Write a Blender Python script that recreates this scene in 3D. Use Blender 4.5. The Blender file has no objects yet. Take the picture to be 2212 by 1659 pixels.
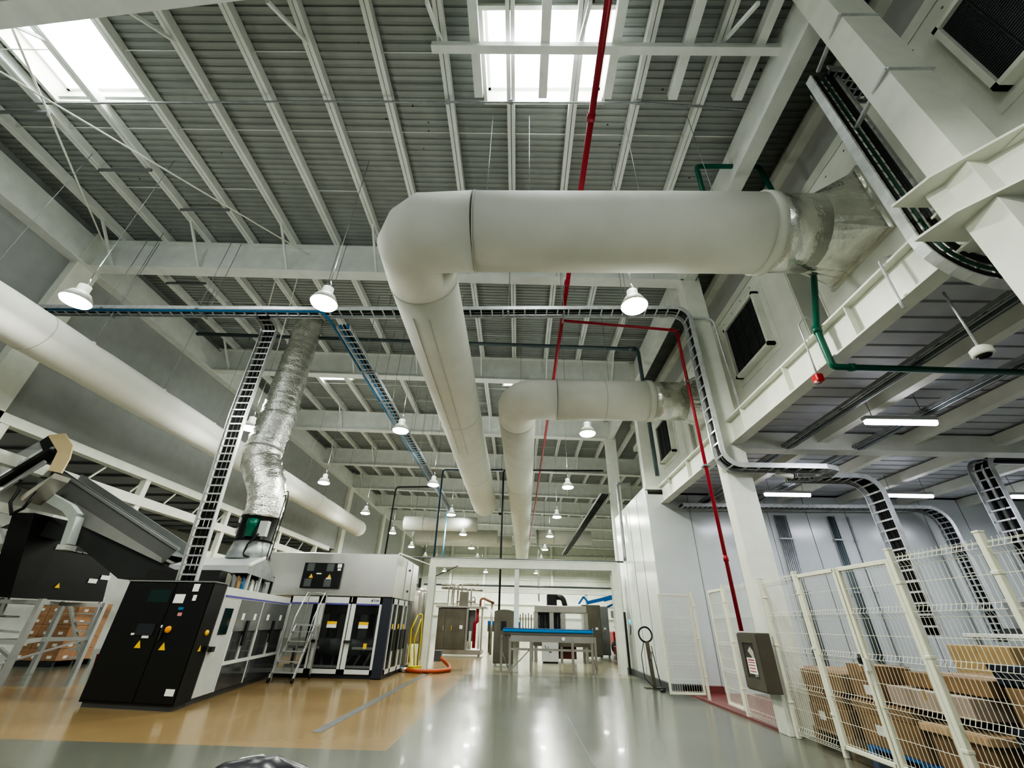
import bpy, math, random
from mathutils import Vector, Matrix
random.seed(7)
C = bpy.context.scene.collection
PI = math.pi
R = math.radians

# ---------------------------------------------------------------- camera
F_PX, PITCH, ROLL, YAW, EYE = 904.2, R(29.876), R(1.444), R(1.354), 1.3
cp, sp = math.cos(PITCH), math.sin(PITCH)
fw = Vector((-math.sin(YAW)*cp, math.cos(YAW)*cp, sp))
r0 = Vector((math.cos(YAW), math.sin(YAW), 0)); u0 = r0.cross(fw)
rt = r0*math.cos(ROLL)+u0*math.sin(ROLL); upv = -r0*math.sin(ROLL)+u0*math.cos(ROLL)
cam = bpy.data.cameras.new('camera'); co = bpy.data.objects.new('camera', cam); C.objects.link(co)
m = Matrix((rt, upv, -fw)).transposed().to_4x4(); m.translation = Vector((0, 0, EYE)); co.matrix_world = m
cam.sensor_width = 36; cam.lens = F_PX/2212*36; cam.clip_end = 300; cam.clip_start = .05
bpy.context.scene.camera = co

def at(px, py, x=None, y=None, z=None):          # a point of the place seen at a pixel, on a known plane
    d = fw+rt*((px-1106)/F_PX)-upv*((py-829.5)/F_PX)
    t = (z-EYE)/d.z if z is not None else (y/d.y if y is not None else x/d.x)
    return Vector((d.x*t, d.y*t, EYE+d.z*t))

# ---------------------------------------------------------------- materials
def mat(name, col, rough=.5, metal=0., var=.06, vs=3., bump=0., bs=30., emit=0., coat=0., alpha=1., trans=0.):
    M = bpy.data.materials.new(name); M.use_nodes = True
    nt = M.node_tree; b = nt.nodes['Principled BSDF']
    b.inputs['Roughness'].default_value = rough; b.inputs['Metallic'].default_value = metal
    b.inputs['Coat Weight'].default_value = coat; b.inputs['Alpha'].default_value = alpha
    b.inputs['Transmission Weight'].default_value = trans
    c = (*col, 1)
    tc = nt.nodes.new('ShaderNodeTexCoord')
    n = nt.nodes.new('ShaderNodeTexNoise'); n.inputs['Scale'].default_value = vs; n.inputs['Detail'].default_value = 4
    nt.links.new(tc.outputs['Object'], n.inputs['Vector'])
    rp = nt.nodes.new('ShaderNodeValToRGB')
    rp.color_ramp.elements[0].color = tuple(max(0, v*(1-var)) for v in col)+(1,)
    rp.color_ramp.elements[1].color = tuple(min(1, v*(1+var)) for v in col)+(1,)
    rp.color_ramp.elements[0].position = .3; rp.color_ramp.elements[1].position = .7
    nt.links.new(n.outputs['Fac'], rp.inputs['Fac']); nt.links.new(rp.outputs['Color'], b.inputs['Base Color'])
    if bump:
        n2 = nt.nodes.new('ShaderNodeTexNoise'); n2.inputs['Scale'].default_value = bs; n2.inputs['Detail'].default_value = 3
        nt.links.new(tc.outputs['Object'], n2.inputs['Vector'])
        bp = nt.nodes.new('ShaderNodeBump'); bp.inputs['Strength'].default_value = bump; bp.inputs['Distance'].default_value = .02
        nt.links.new(n2.outputs['Fac'], bp.inputs['Height']); nt.links.new(bp.outputs['Normal'], b.inputs['Normal'])
    if emit:
        b.inputs['Emission Color'].default_value = c; b.inputs['Emission Strength'].default_value = emit
    return M

W = mat('white_paint', (.76, .775, .69), .45)
WR = mat('roof_white_paint', (.76, .78, .74), .5)
DECK = mat('deck_steel', (.35, .37, .35), .5, .1)
GW = mat('grey_wall_panel', (.36, .375, .36), .55)
CREAM = mat('cream_panel', (.72, .74, .66), .4)
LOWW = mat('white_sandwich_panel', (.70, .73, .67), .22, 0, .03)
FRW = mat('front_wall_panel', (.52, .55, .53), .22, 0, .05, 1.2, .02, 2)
FAB = mat('duct_fabric', (.87, .87, .80), .8, 0, .03, 2, .15, 6)
SEAM = mat('duct_seam', (.62, .62, .56), .8)
FOIL = mat('foil_wrap', (.74, .74, .68), .27, .85, .12, 4, .8, 9)
GALV = mat('galvanized', (.62, .64, .64), .35, .45, .15, 8)
GALVD = mat('dull_galvanized', (.36, .38, .38), .5, .6, .15, 8)
SS = mat('stainless', (.42, .40, .36), .3, .75, .12, 2)
SSD = mat('dark_stainless', (.15, .14, .112), .36, .45, .15, 2)
ALU = mat('aluminium', (.55, .56, .55), .35, .6, .08)
BLK = mat('black_paint', (.005, .006, .006), .5)
BLK2 = mat('charcoal', (.03, .033, .033), .5)
RUB = mat('black_rubber', (.012, .012, .013), .6)
DG = mat('dark_grey', (.09, .10, .10), .45)
MG = mat('mid_grey', (.20, .21, .21), .45)
LG = mat('light_grey', (.50, .51, .49), .4)
DOORW = mat('machine_light_frame', (.62, .64, .61), .35)
VIO = mat('violet_band', (.10, .09, .30), .4)
RED = mat('red_paint', (.36, .02, .035), .4)
REDB = mat('bright_red', (.5, .02, .03), .35)
GRN = mat('green_paint', (.01, .12, .075), .4)
BLU = mat('blue_paint', (.02, .12, .35), .4)
BLUP = mat('blue_pipe', (.03, .16, .33), .4)
BBELT = mat('blue_belt', (.0, .25, .62), .4, 0, .1, 40)
PIPE = mat('slate_pipe', (.10, .135, .14), .45, .3)
YEL = mat('yellow', (.8, .5, .02), .5)
YHOSE = mat('yellow_hose', (.62, .55, .04), .5)
OHOSE = mat('orange_hose', (.42, .08, .025), .45)
CARD = mat('cardboard', (.25, .152, .072), .8, 0, .12, 5)
CARD2 = mat('dark_cardboard', (.24, .14, .07), .8, 0, .12, 5)
TAPE = mat('white_label', (.8, .8, .76), .5)
ORG = mat('orange_zone_paint', (.26, .18, .086), .22, 0, .12, .9, .05, 3, coat=.06)
GRY = mat('grey_floor_paint', (.125, .132, .108), .21, 0, .1, .8, .05, 3, coat=.06)
CRM = mat('cream_floor_paint', (.28, .27, .19), .22, 0, .08, .8, .05, 3, coat=.06)
RDF = mat('red_floor_paint', (.19, .06, .052), .3, 0, .1)
DRK = mat('inner_shade', (.015, .016, .015), .6)  # near black standing in for shade inside the hood and cabinet opening
GREEN_M = mat('green_motor', (.0, .13, .075), .4)
WOOD = mat('pallet_wood', (.34, .25, .15), .8, 0, .2, 6)
FENCE = mat('cream_fence', (.72, .72, .58), .4)
GLASS = mat('tinted_pane', (.03, .035, .035), .05, 0, 0, alpha=.25)
CLEAR = mat('clear_cover', (.75, .78, .80), .05, 0, 0, alpha=.25)
LAMP = mat('lamp_glow', (1, 1, .96), .5, emit=60)
TUBE = mat('tube_glow', (.88, .88, 1), .5, emit=20)
SKY = mat('skylight_glow', (.96, .98, 1), .5, emit=7)
CYAN = mat('cyan_glow', (.0, .45, .65), .3, emit=1.2)
LEAF = mat('wood_flap', (.62, .50, .30), .7)

# ---------------------------------------------------------------- mesh builder
class MB:
    def __init__(s): s.v, s.f, s.sm, s.mi, s.cur = [], [], [], [], 0
    def add(s, vs, fs, sm=False):
        o = len(s.v); s.v += [Vector(p) for p in vs]
        for f in fs: s.f.append([i+o for i in f]); s.sm.append(sm); s.mi.append(s.cur)
        return s
    def bx(s, x0, x1, y0, y1, z0, z1):
        return s.add([(x, y, z) for z in (z0, z1) for y in (y0, y1) for x in (x0, x1)],
                     [(0, 2, 3, 1), (4, 5, 7, 6), (0, 1, 5, 4), (2, 6, 7, 3), (0, 4, 6, 2), (1, 3, 7, 5)])
    def hexa(s, a):      # 8 points: bottom 4 (ccw), top 4
        return s.add(a, [(3, 2, 1, 0), (4, 5, 6, 7), (0, 1, 5, 4), (1, 2, 6, 5), (2, 3, 7, 6), (3, 0, 4, 7)])
    def bar(s, p, q, w, h, up=(0, 0, 1)):
        p, q = Vector(p), Vector(q); d = (q-p).normalized(); u = Vector(up)
        if abs(d.dot(u)) > .98: u = Vector((0, 1, 0))
        a = d.cross(u).normalized(); u = a.cross(d)
        r = [p+a*(i*w/2)+u*(j*h/2) for i, j in ((-1, -1), (1, -1), (1, 1), (-1, 1))]
        t = [x+(q-p) for x in r]
        return s.hexa(r+t)
    def tube(s, pts, r, n=10, cap=True, sm=True):
        pts = [Vector(p) for p in pts]; k = len(pts)
        rs = r if isinstance(r, (list, tuple)) else [r]*k
        a = None; vs = []; fs = []
        for i, p in enumerate(pts):
            d1 = (pts[i]-pts[i-1]).normalized() if i else (pts[1]-pts[0]).normalized()
            d2 = (pts[i+1]-pts[i]).normalized() if i < k-1 else d1
            t = (d1+d2); t = t.normalized() if t.length > 1e-6 else d1
            if a is None:
                a = Vector((0, 0, 1)) if abs(t.z) < .9 else Vector((1, 0, 0))
            a = (a-t*a.dot(t)).normalized(); b = t.cross(a)
            sc = 1/max(.4, math.sqrt((1+d1.dot(d2))/2))
            # stretch in the plane of the bend to keep the section round
            bd = (d2-d1)
            for j in range(n):
                w = a*math.cos(2*PI*j/n)+b*math.sin(2*PI*j/n)
                if bd.length > 1e-5:
                    bn = bd.normalized(); bn = (bn-t*bn.dot(t))
                    if bn.length > 1e-5:
                        bn.normalize(); w = w+bn*(w.dot(bn))*(sc-1)
                vs.append(p+w*rs[i])
        for i in range(k-1):
            for j in range(n):
                fs.append((i*n+j, i*n+(j+1) % n, (i+1)*n+(j+1) % n, (i+1)*n+j))
        s.add(vs, fs, sm)
        if cap:
            o = len(s.v)-k*n
            s.f.append([o+j for j in reversed(range(n))]); s.sm.append(False); s.mi.append(s.cur)
            s.f.append([o+(k-1)*n+j for j in range(n)]); s.sm.append(False); s.mi.append(s.cur)
        return s
    def prism(s, poly, e):      # planar polygon (3d points) extruded by vector e
        n = len(poly); e = Vector(e); a = [Vector(p) for p in poly]
        s.add(a+[p+e for p in a], [list(range(n))[::-1], [n+i for i in range(n)]]+[(i, (i+1) % n, n+(i+1) % n, n+i) for i in range(n)])
        return s
    def lathe(s, prof, o, n=16, ax='z', sm=True):
        o = Vector(o); vs = []; fs = []
        for r_, h in prof:
            for j in range(n):
                c_, s_ = r_*math.cos(2*PI*j/n), r_*math.sin(2*PI*j/n)
                vs.append(o+Vector({'z': (c_, s_, h), 'y': (c_, h, s_), 'x': (h, c_, s_)}[ax]))
        for i in range(len(prof)-1):
            for j in range(n): fs.append((i*n+j, i*n+(j+1) % n, (i+1)*n+(j+1) % n, (i+1)*n+j))
        s.add(vs, fs, sm)
        k = len(prof); b = len(s.v)-k*n
        for i in (0, k-1):
            if prof[i][0] > 1e-4: s.f.append([b+i*n+j for j in range(n)]); s.sm.append(False); s.mi.append(s.cur)
        return s
    def xf(s, M):
        s.v = [M @ p for p in s.v]; return s

WO = {}      # world origin of every object that may be a parent
def mk(name, mb, mt, parent=None, bev=0, label=None):
    lo = Vector([min(p[i] for p in mb.v) for i in range(3)]); hi = Vector([max(p[i] for p in mb.v) for i in range(3)])
    org = Vector(((lo.x+hi.x)/2, (lo.y+hi.y)/2, lo.z))
    me = bpy.data.meshes.new(name); me.from_pydata([p-org for p in mb.v], [], mb.f)
    me.polygons.foreach_set('use_smooth', mb.sm)
    for q in (mt if isinstance(mt, list) else [mt]): me.materials.append(q)
    if isinstance(mt, list): me.polygons.foreach_set('material_index', mb.mi)
    me.validate(); me.update()
    import bmesh
    bm = bmesh.new(); bm.from_mesh(me); bmesh.ops.recalc_face_normals(bm, faces=bm.faces); bm.to_mesh(me); bm.free()
    o = bpy.data.objects.new(name, me); C.objects.link(o)
    if parent is not None:
        o.parent = parent; o.location = org-WO[parent.name]
    else: o.location = org
    WO[o.name] = org
    if bev:
        b = o.modifiers.new('Bevel', 'BEVEL'); b.width = bev; b.segments = 2; b.limit_method = 'ANGLE'
        b.harden_normals = False
    if label: o['label'] = label
    return o
def mks(name, lst, mt, parent, label=None):      # one object for each piece
    return [mk(name, q_, mt, parent, 0, label) for q_ in lst]
def tag(o, label, cat, group=None, kind=None):
    if not 4 <= len(label.split()) <= 16: print('LABELLEN', len(label.split()), label)
    o['label'] = label; o['category'] = cat
    if group: o['group'] = group
    if kind: o['kind'] = kind
    return o
def E(name, label, cat, loc, group=None, kind=None):
    o = bpy.data.objects.new(name, None); C.objects.link(o); o.location = loc; WO[o.name] = Vector(loc)
    o.empty_display_size = .1
    return tag(o, label, cat, group, kind)
def T(name, mb, mt, label, cat, group=None, bev=0, kind=None):
    return tag(mk(name, mb, mt, None, bev), label, cat, group, kind)
def S(name, mb, mt, label=None, cat=None, bev=0):
    o = mk(name, mb, mt, None, bev); o['kind'] = 'structure'
    if label: o['label'] = label
    if cat: o['category'] = cat
    return o
def dup(root, loc, label=None, rz=None):
    r = root.copy(); C.objects.link(r); r.location = loc; WO[r.name] = Vector(loc)
    if rz is not None: r.rotation_euler.z = rz
    if label: r['label'] = label
    for ch in list(root.children):
        c = ch.copy(); C.objects.link(c); c.parent = r
        for g in list(ch.children):
            d = g.copy(); C.objects.link(d); d.parent = c
    return r
def box(x0, x1, y0, y1, z0, z1): return MB().bx(x0, x1, y0, y1, z0, z1)
def tube(pts, r, n=10): return MB().tube(pts, r, n)
def text(s, size, mt, parent, loc, X, Yv, name='lettering', depth=.002):
    cu = bpy.data.curves.new(name, 'FONT'); cu.body = s; cu.size = size; cu.extrude = depth
    t = bpy.data.objects.new(name, cu); C.objects.link(t); bpy.context.view_layer.update()
    me = bpy.data.meshes.new_from_object(t); bpy.data.objects.remove(t)
    X = Vector(X).normalized(); Yv = Vector(Yv).normalized(); Z = X.cross(Yv)
    mb = MB(); Mx = Matrix((X, Yv, Z)).transposed().to_4x4(); Mx.translation = Vector(loc)
    mb.add([Mx @ v.co for v in me.vertices], [list(p.vertices) for p in me.polygons])
    return mk(name, mb, mt, parent)
def arc_path(pts, rad, n=5):      # polyline with rounded corners
    pts = [Vector(p) for p in pts]; out = [pts[0]]
    for i in range(1, len(pts)-1):
        a, b, c_ = pts[i-1], pts[i], pts[i+1]
        d1 = (a-b).normalized(); d2 = (c_-b).normalized()
        ang = d1.angle(d2)
        if ang > PI-.01: out.append(b); continue
        tl = min(rad/math.tan(ang/2), (a-b).length*.49, (c_-b).length*.49); rr = tl*math.tan(ang/2)
        cen = b+(d1+d2).normalized()*(rr/math.sin(ang/2))
        p0, p1 = b+d1*tl-cen, b+d2*tl-cen
        for k in range(n+1):
            out.append(cen+p0.slerp(p1, k/n)*1.0 if False else cen+(p0.normalized().slerp(p1.normalized(), k/n))*rr)
    out.append(pts[-1]); return out
def ladder(name, label, path, side, w, cat='cable tray', rung=.25, rail_h=.09, cables=0, cmat=None, railm=None, parent_group=None, cs=-1, cr=None, thick=.02):
    """cable ladder: path points with a side vector each; rails, rungs and cables are its parts"""
    path = [Vector(p) for p in path]; side = [Vector(q).normalized() for q in side]
    root = E(name, label, cat, path[0], parent_group)
    k = len(path); nr = []
    for i in range(k):
        d = (path[min(i+1, k-1)]-path[max(i-1, 0)]).normalized(); nr.append(side[i].cross(d).normalized())
    for sgn in (-1, 1):
        mb = MB(); vs = []; fs = []
        for i in range(k):
            c_ = path[i]+side[i]*(sgn*w/2)
            vs += [c_+side[i]*(a*thick/2)+nr[i]*(b*rail_h/2) for a, b in ((-1, -1), (1, -1), (1, 1), (-1, 1))]
        for i in range(k-1):
            for j in range(4): fs.append((i*4+j, i*4+(j+1) % 4, i*4+4+(j+1) % 4, i*4+4+j))
        fs += [(3, 2, 1, 0), tuple((k-1)*4+j for j in range(4))]
        mk('side_rail', mb.add(vs, fs), railm or GALV, root)
    L = [0]
    for i in range(1, k): L.append(L[-1]+(path[i]-path[i-1]).length)
    t = rung/2
    while t < L[-1]:
        i = max(j for j in range(k) if L[j] <= t); i = min(i, k-2); u = (t-L[i])/max(1e-6, L[i+1]-L[i])
        p = path[i].lerp(path[i+1], u); sd = side[i].lerp(side[i+1], u).normalized(); d = (path[i+1]-path[i]).normalized()
        mk('rung', MB().bar(p-sd*w/2, p+sd*w/2, .03, .02, sd.cross(d)), railm or GALV, root); t += rung
    for q in range(cables):
        off = (q+.5)/cables-.5
        pts = [path[i]+side[i]*(off*w*.8)+nr[i]*(cs*(.03+.008*((q*7) % 3))) for i in range(k)]
        mk('cable', tube(pts, cr or w*.3/max(3, cables), 6), cmat[q % len(cmat)] if cmat else RUB, root)
    return root

def dots(M, scale, thr, dark):      # small dark fixings scattered over a material
    nt = M.node_tree; b = nt.nodes['Principled BSDF']; src = b.inputs['Base Color'].links[0].from_socket
    tc = nt.nodes.new('ShaderNodeTexCoord'); v = nt.nodes.new('ShaderNodeTexVoronoi'); v.inputs['Scale'].default_value = scale
    nt.links.new(tc.outputs['Object'], v.inputs['Vector'])
    m_ = nt.nodes.new('ShaderNodeMath'); m_.operation = 'LESS_THAN'; m_.inputs[1].default_value = thr; nt.links.new(v.outputs['Distance'], m_.inputs[0])
    mx = nt.nodes.new('ShaderNodeMixRGB'); nt.links.new(m_.outputs[0], mx.inputs['Fac']); nt.links.new(src, mx.inputs['Color1']); mx.inputs['Color2'].default_value = (*dark, 1)
    nt.links.new(mx.outputs['Color'], b.inputs['Base Color'])
dots(DECK, 2.6, .055, (.08, .085, .08))
# ================================================================ SETTING
def zb(X): return 8.83-.023*X          # underside of the roof girders (the roof falls to the right)
def zd(X): return zb(X)+1.15           # underside of the deck
COLY = [2.41, 7.85, 12.95, 18.0, 23.05, 28.1, 33.15, 38.2, 43.25, 48.3]
# floor: painted zones cut into one mesh
fl = MB()
def q(x0, x1, y0, y1, m_):
    fl.cur = m_; fl.add([(x0, y0, 0), (x1, y0, 0), (x1, y1, 0), (x0, y1, 0)], [(0, 1, 2, 3)])
q(-20, 16, -8, 6.3, 0); q(-20, -11.4, 6.3, 60, 0); q(-11.4, -1.5, 6.3, 10.2, 1); q(-11.4, -9.2, 10.2, 60, 0)
q(-9.2, -1.5, 10.2, 27.5, 1); q(-9.2, -1.5, 27.5, 60, 2); q(-1.5, 3.95, 6.3, 15.05, 0); q(-1.5, 3.95, 15.05, 60, 2)
q(3.95, 16, 6.3, 7.95, 0); q(3.95, 5.7, 7.95, 12.4, 3); q(5.7, 16, 7.95, 12.4, 0); q(3.95, 16, 12.4, 60, 0)
fl.add([], [])
S('floor', fl, [GRY, ORG, CRM, RDF], 'polished epoxy floor in grey, ochre, cream and red zones', 'floor')
S('trim_1', box(3.93, 4.9, 12.18, 12.3, 0, .14).bx(3.93, 4.02, 8.0, 12.3, 0, .03), RDF, 'dark red kerb strip at the foot of the panel room wall', 'kerb')
S('trim_2', box(.845, .853, -8, 15, 0, .0015), DG, 'thin straight joint line running along the grey floor', 'floor joint')

# roof deck with openings for the skylights
SKYL = [(-.7, 1.45, 2.85, 4.2), (-9.25, -7.3, 2.9, 4.3), (-.7, 1.2, 13.5, 15.1), (-8.45, -7.05, 13.5, 15.1)]
dk = MB()
def deck_patch(x0, x1, y0, y1, p=.125):
    vs, fs = [], []; y = y0; i = 0; ys = []
    while y < y1-1e-6:
        ys += [(y, 0), (min(y+.062, y1), 0), (min(y+.075, y1), .026), (min(y+.112, y1), .026)]; y += p
    ys.append((y1, 0))
    for yy, dz in ys: vs += [(x0, yy, zd(x0)+dz), (x1, yy, zd(x1)+dz)]
    for i in range(len(ys)-1): fs.append((2*i, 2*i+1, 2*i+3, 2*i+2))
    dk.add(vs, fs)
deck_patch(-11.7, 5.4, -8, 2.85)
for a, b, hs in ((2.85, 4.25, SKYL[:2]), (4.25, 13.5, []), (13.5, 15.1, SKYL[2:]), (15.1, 56, [])):
    xs = [-11.7]
    for h in sorted(hs): xs += [h[0], h[1]]
    xs.append(5.4)
    for i in range(0, len(xs), 2): deck_patch(xs[i], xs[i+1], a, b)
deck_patch(5.4, 15.4, 18.1, 56)
S('ceiling', dk, DECK, 'grey ribbed steel roof deck', 'ceiling')
SL = ['bright square skylight in the roof above the looped duct', 'bright square skylight at the upper left corner of the roof',
      'small skylight seen behind the second duct elbow', 'small skylight behind the second roof girder on the left']
for i, (x0, x1, y0, y1) in enumerate(SKYL):
    zc = zd((x0+x1)/2)
    r = E('window_%d' % (i+1), SL[i], 'skylight', ((x0+x1)/2, (y0+y1)/2, zc), None, 'structure')
    c = MB(); t = .06; h = .36
    for a in ((x0-t, x0, y0-t, y1+t), (x1, x1+t, y0-t, y1+t), (x0, x1, y0-t, y0), (x0, x1, y1, y1+t)): c.bx(*a, zc-.08, zc+h)
    mk('curb', c, W, r)
    c = MB(); t = .05
    for a in ((x0, x0+t, y0, y1), (x1-t, x1, y0, y1), (x0, x1, y0, y0+t), (x0, x1, y1-t, y1)): c.bx(*a, zc+h-.05, zc+h)
    mk('glazing_frame', c, WR, r)
    mk('pane', box(x0, x1, y0, y1, zc+h, zc+h+.02), SKY, r)

# roof girders, columns, purlins
ORD = ['first', 'second', 'third', 'fourth', 'fifth', 'sixth', 'seventh', 'eighth', 'ninth', 'tenth']
for i, y in enumerate(COLY):
    mb = MB(); x0, x1 = -11.3, (4.3 if i < 4 else 15)
    def seg(y0, y1, d0, d1):
        if i == 0:
            ya, yb = 2.61-.09*(x0+8)+y0-y, 2.61-.09*(x1+8)+y0-y; dy = y1-y0
            mb.hexa([(x0, ya, zb(x0)+d0), (x1, yb, zb(x1)+d0), (x1, yb+dy, zb(x1)+d0), (x0, ya+dy, zb(x0)+d0),
                     (x0, ya, zb(x0)+d1), (x1, yb, zb(x1)+d1), (x1, yb+dy, zb(x1)+d1), (x0, ya+dy, zb(x0)+d1)]); return
        mb.hexa([(x0, y0, zb(x0)+d0), (x1, y0, zb(x1)+d0), (x1, y1, zb(x1)+d0), (x0, y1, zb(x0)+d0),
                 (x0, y0, zb(x0)+d1), (x1, y0, zb(x1)+d1), (x1, y1, zb(x1)+d1), (x0, y1, zb(x0)+d1)])
    seg(y-.15, y+.15, 0, .03); seg(y-.012, y+.012, .03, .9); seg(y-.15, y+.15, .9, .93)
    if i == 0:
        bm_ = S('beam', mb, WR, 'white roof girder crossing the top edge above the left skylight', 'roof girder')
    else:
        bm_ = S('beam', mb, WR, 'deep white roof girder spanning the hall, %s one beyond the skylights' % ORD[i-1], 'roof girder')
    kb = MB()
    for k in range(-9, 4, 2):
        X = -.25+1.16*k
        for s_ in (-1, 1):
            kb.bar((X, y+s_*.03, zb(X)+.1), (X, y+s_*.85, zb(X)+.95), .05, .05)
    if i < 7: mk('knee_brace', kb, WR, bm_)
for k in range(-9, 4):
    X = -.25+1.16*k; z = zb(X)+.93; mb = MB()
    for s_ in (-1, 1): mb.bx(X+s_*.006, X+s_*.075, -2, 53, z, z+.2)
    o = S('purlin', mb, WR, 'white roof purlin running the length of the hall, %s from the left wall' % (ORD+['eleventh', 'twelfth', 'thirteenth'])[k+9], 'purlin')
    rd = MB()
    for j in range(len(COLY)-4):
        for u in (.2, .47, .74):
            if (k+j) % 2 == 0 or u == .47:
                yy = COLY[j]+5.05*u; rd.tube([(X, yy, z+.08), (X+1.16, yy, z+.06)], .011, 5)
    mk('sag_rods', rd, WR, o)
for k in range(4, 14):
    X = -.25+1.16*k; z = zb(X)+.93
    S('purlin', MB().bx(X-.075, X+.075, 18, 53, z, z+.2), WR, 'white roof purlin over the far wide bay, %s from its left' % ORD[k-4], 'purlin')
# trimmer framing round the near skylight
tr = MB()
for X in (-.83, .33, 1.49, 2.66, 3.8): tr.bx(X-.075, X+.075, .5, 4.0, zb(X)+.75, zb(X)+.93)
S('trim_3', tr, WR, 'short white trimmer joists ending beside the near skylight', 'joist')
S('trim_4', MB().hexa([(-1.55, 3.17, 9.52), (4.15, 3.17, 9.4), (4.15, 3.29, 9.4), (-1.55, 3.29, 9.52), (-1.55, 3.17, 9.67), (4.15, 3.17, 9.55), (4.15, 3.29, 9.55), (-1.55, 3.29, 9.67)]), WR,
  'white cross beam running in front of the near skylight', 'beam')
for i, y in enumerate(COLY[:4]):
    x0 = 3.9; zt = 9.6
    mb = box(x0, x0+.46, y-.15, y+.15, 0, zt)
    for z in (3.55, 5.2, 6.85, 8.5): mb.bx(x0-.002, x0+.462, y-.152, y+.152, z, z+.012)
    where = ['in the upper right corner', 'with the red pipe and hose cabinet', 'behind the second duct', 'next beyond the second duct']
    S('column', mb, W, 'square white steel column on the right, ' + (where[i] if i < 4 else '%s along the row' % ORD[i]), 'column', .012)
for i, y in enumerate((7.85, 28.1, 36.2, 43.3)):
    S('column', box(-11.75, -11.3, y-.3, y+.3, 0, 10.1), W, 'white steel column on the left wall, %s from the front' % ORD[i], 'column', .012)
# longitudinal girders over the column rows
S('beam', box(-11.36, -11.33, -2, 53, 9.1, 9.97).bx(-11.5, -11.2, -2, 53, 9.07, 9.1), WR, 'deep white eaves girder running along the left wall', 'eaves girder')
S('beam', box(4.1, 4.13, -2, 18.15, 8.75, 9.65).bx(3.98, 4.25, -2, 18.15, 8.72, 8.75), WR, 'white eaves girder running along the right columns', 'eaves girder')
# left wall: grey panels above, white rails and open bay below
S('wall_left', box(-11.62, -11.5, -6, 58, 5.12, 10.4), GW, 'dark grey panel wall high on the left', 'wall')
rl = MB()
rl.bx(-11.5, -11.3, -4, 26.5, 5.0, 5.12); rl.bx(-11.52, -11.34, -4, 26.5, 4.72, 4.75)
S('trim_5', box(-11.55, -11.3, -4, 26.5, 4.88, 5.1), W, 'upper white rail under the grey left wall', 'rail')
S('trim_6', box(-11.55, -11.3, -4, 26.5, 4.12, 4.38), W, 'lower white rail under the grey left wall', 'rail')
pr = MB()
for y in (4.6, 8.3, 12.45, 16.6, 20.7, 24.8): pr.bx(-11.5, -11.32, y-.09, y+.09, 3.0, 4.9)
for y in [2.6+1.37*k for k in range(17)]: pr.bar((-11.5, y, 4.45), (-11.5, y+.3, 4.85), .03, .04)
S('trim_7', pr, W, 'short white posts between the rails on the left wall', 'post')
S('trim_8', box(-11.5, -11.42, 8, 26.5, 2.45, 2.6).bx(-11.5, -11.42, 8, 26.5, 3.2, 3.4), W, 'low white wall rails beside the ochre floor', 'rail')
S('wall_far_left', box(-18.1, -18, -6, 58, 0, 8), LG, 'pale wall of the adjoining bay on the left', 'wall')
lc = MB(); lc.cur = 0
for k in range(46): lc.bx(-18, -11.6, -6+1.2*k, -6+1.2*k+.8, 5.2, 5.27)
lc.bx(-18, -11.6, -6, 58, 5.27, 5.33)
S('ceiling', lc, MG, 'low ribbed ceiling of the adjoining bay on the left', 'ceiling')
# far wall with siding rails
S('wall_far', box(-18, 16, 55, 55.2, 0, 11), CREAM, 'pale siding wall at the far end of the hall', 'wall')
gr = MB()
for z in (2.0, 3.3, 4.6, 5.9, 7.2, 8.5): gr.bx(-11.5, 15, 54.8, 55, z, z+.16)
S('trim_9', gr, W, 'white girts across the far end wall', 'girt')
for i, x in enumerate((-8, -4, 0, 4)):
    S('column', box(x-.14, x+.14, 54.3, 54.7, 0, 10), W, 'slim white column against the far end wall, %s from the left' % ORD[i], 'column')
# right wall above the mezzanine
S('wall_right', box(5.35, 5.45, -6, 18.1, 4.95, 10.2).bx(5.45, 15, 18.0, 18.1, 4.95, 10.2), LG, 'grey upper wall behind the air handling boxes', 'wall')
S('trim_10', box(5.15, 5.35, -4, 18, 8.2, 8.4), W, 'lower white girt along the upper right wall', 'girt')
S('trim_11', box(5.15, 5.35, -4, 18, 9.3, 9.5), W, 'upper white girt along the upper right wall', 'girt')
# mezzanine: edge beam, secondary beams, ribbed underside
eb = MB(); x = 4.22
eb.bx(x-.11, x+.11, -3, 12.3, 4.44, 4.465).bx(x-.11, x+.11, -3, 12.3, 4.92, 4.95).bx(x-.01, x+.01, -3, 12.3, 4.46, 4.93)
for k in range(10): eb.bx(x-.1, x+.1, -1.6+1.45*k, -1.6+1.45*k+.015, 4.46, 4.93)
S('beam', eb, W, 'white edge beam of the mezzanine with web stiffeners', 'edge beam')
un = MB()
k = 0; y = -3.0
while y < 12.3:
    un.bx(4.33, 15, y, y+.25, 4.74, 4.78); y += .30
un.bx(4.33, 15, -3, 12.3, 4.78, 4.95)
S('ceiling', un, mat('mezzanine_deck', (.62, .63, .66), .5), 'ribbed underside of the mezzanine over the fenced store', 'ceiling')
sb = MB()
for xx in (5.9, 7.6, 9.3, 11.0, 12.7): sb.bx(xx-.09, xx+.09, -3, 12.3, 4.5, 4.70)
S('trim_12', sb, W, 'joists running under the mezzanine', 'joist')
sb = MB()
for y in (2.41, 7.85): sb.bx(4.3, 15, y-.14, y+.14, 4.36, 4.70)
S('trim_13', sb, W, 'white cross beams under the mezzanine', 'beam')
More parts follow.
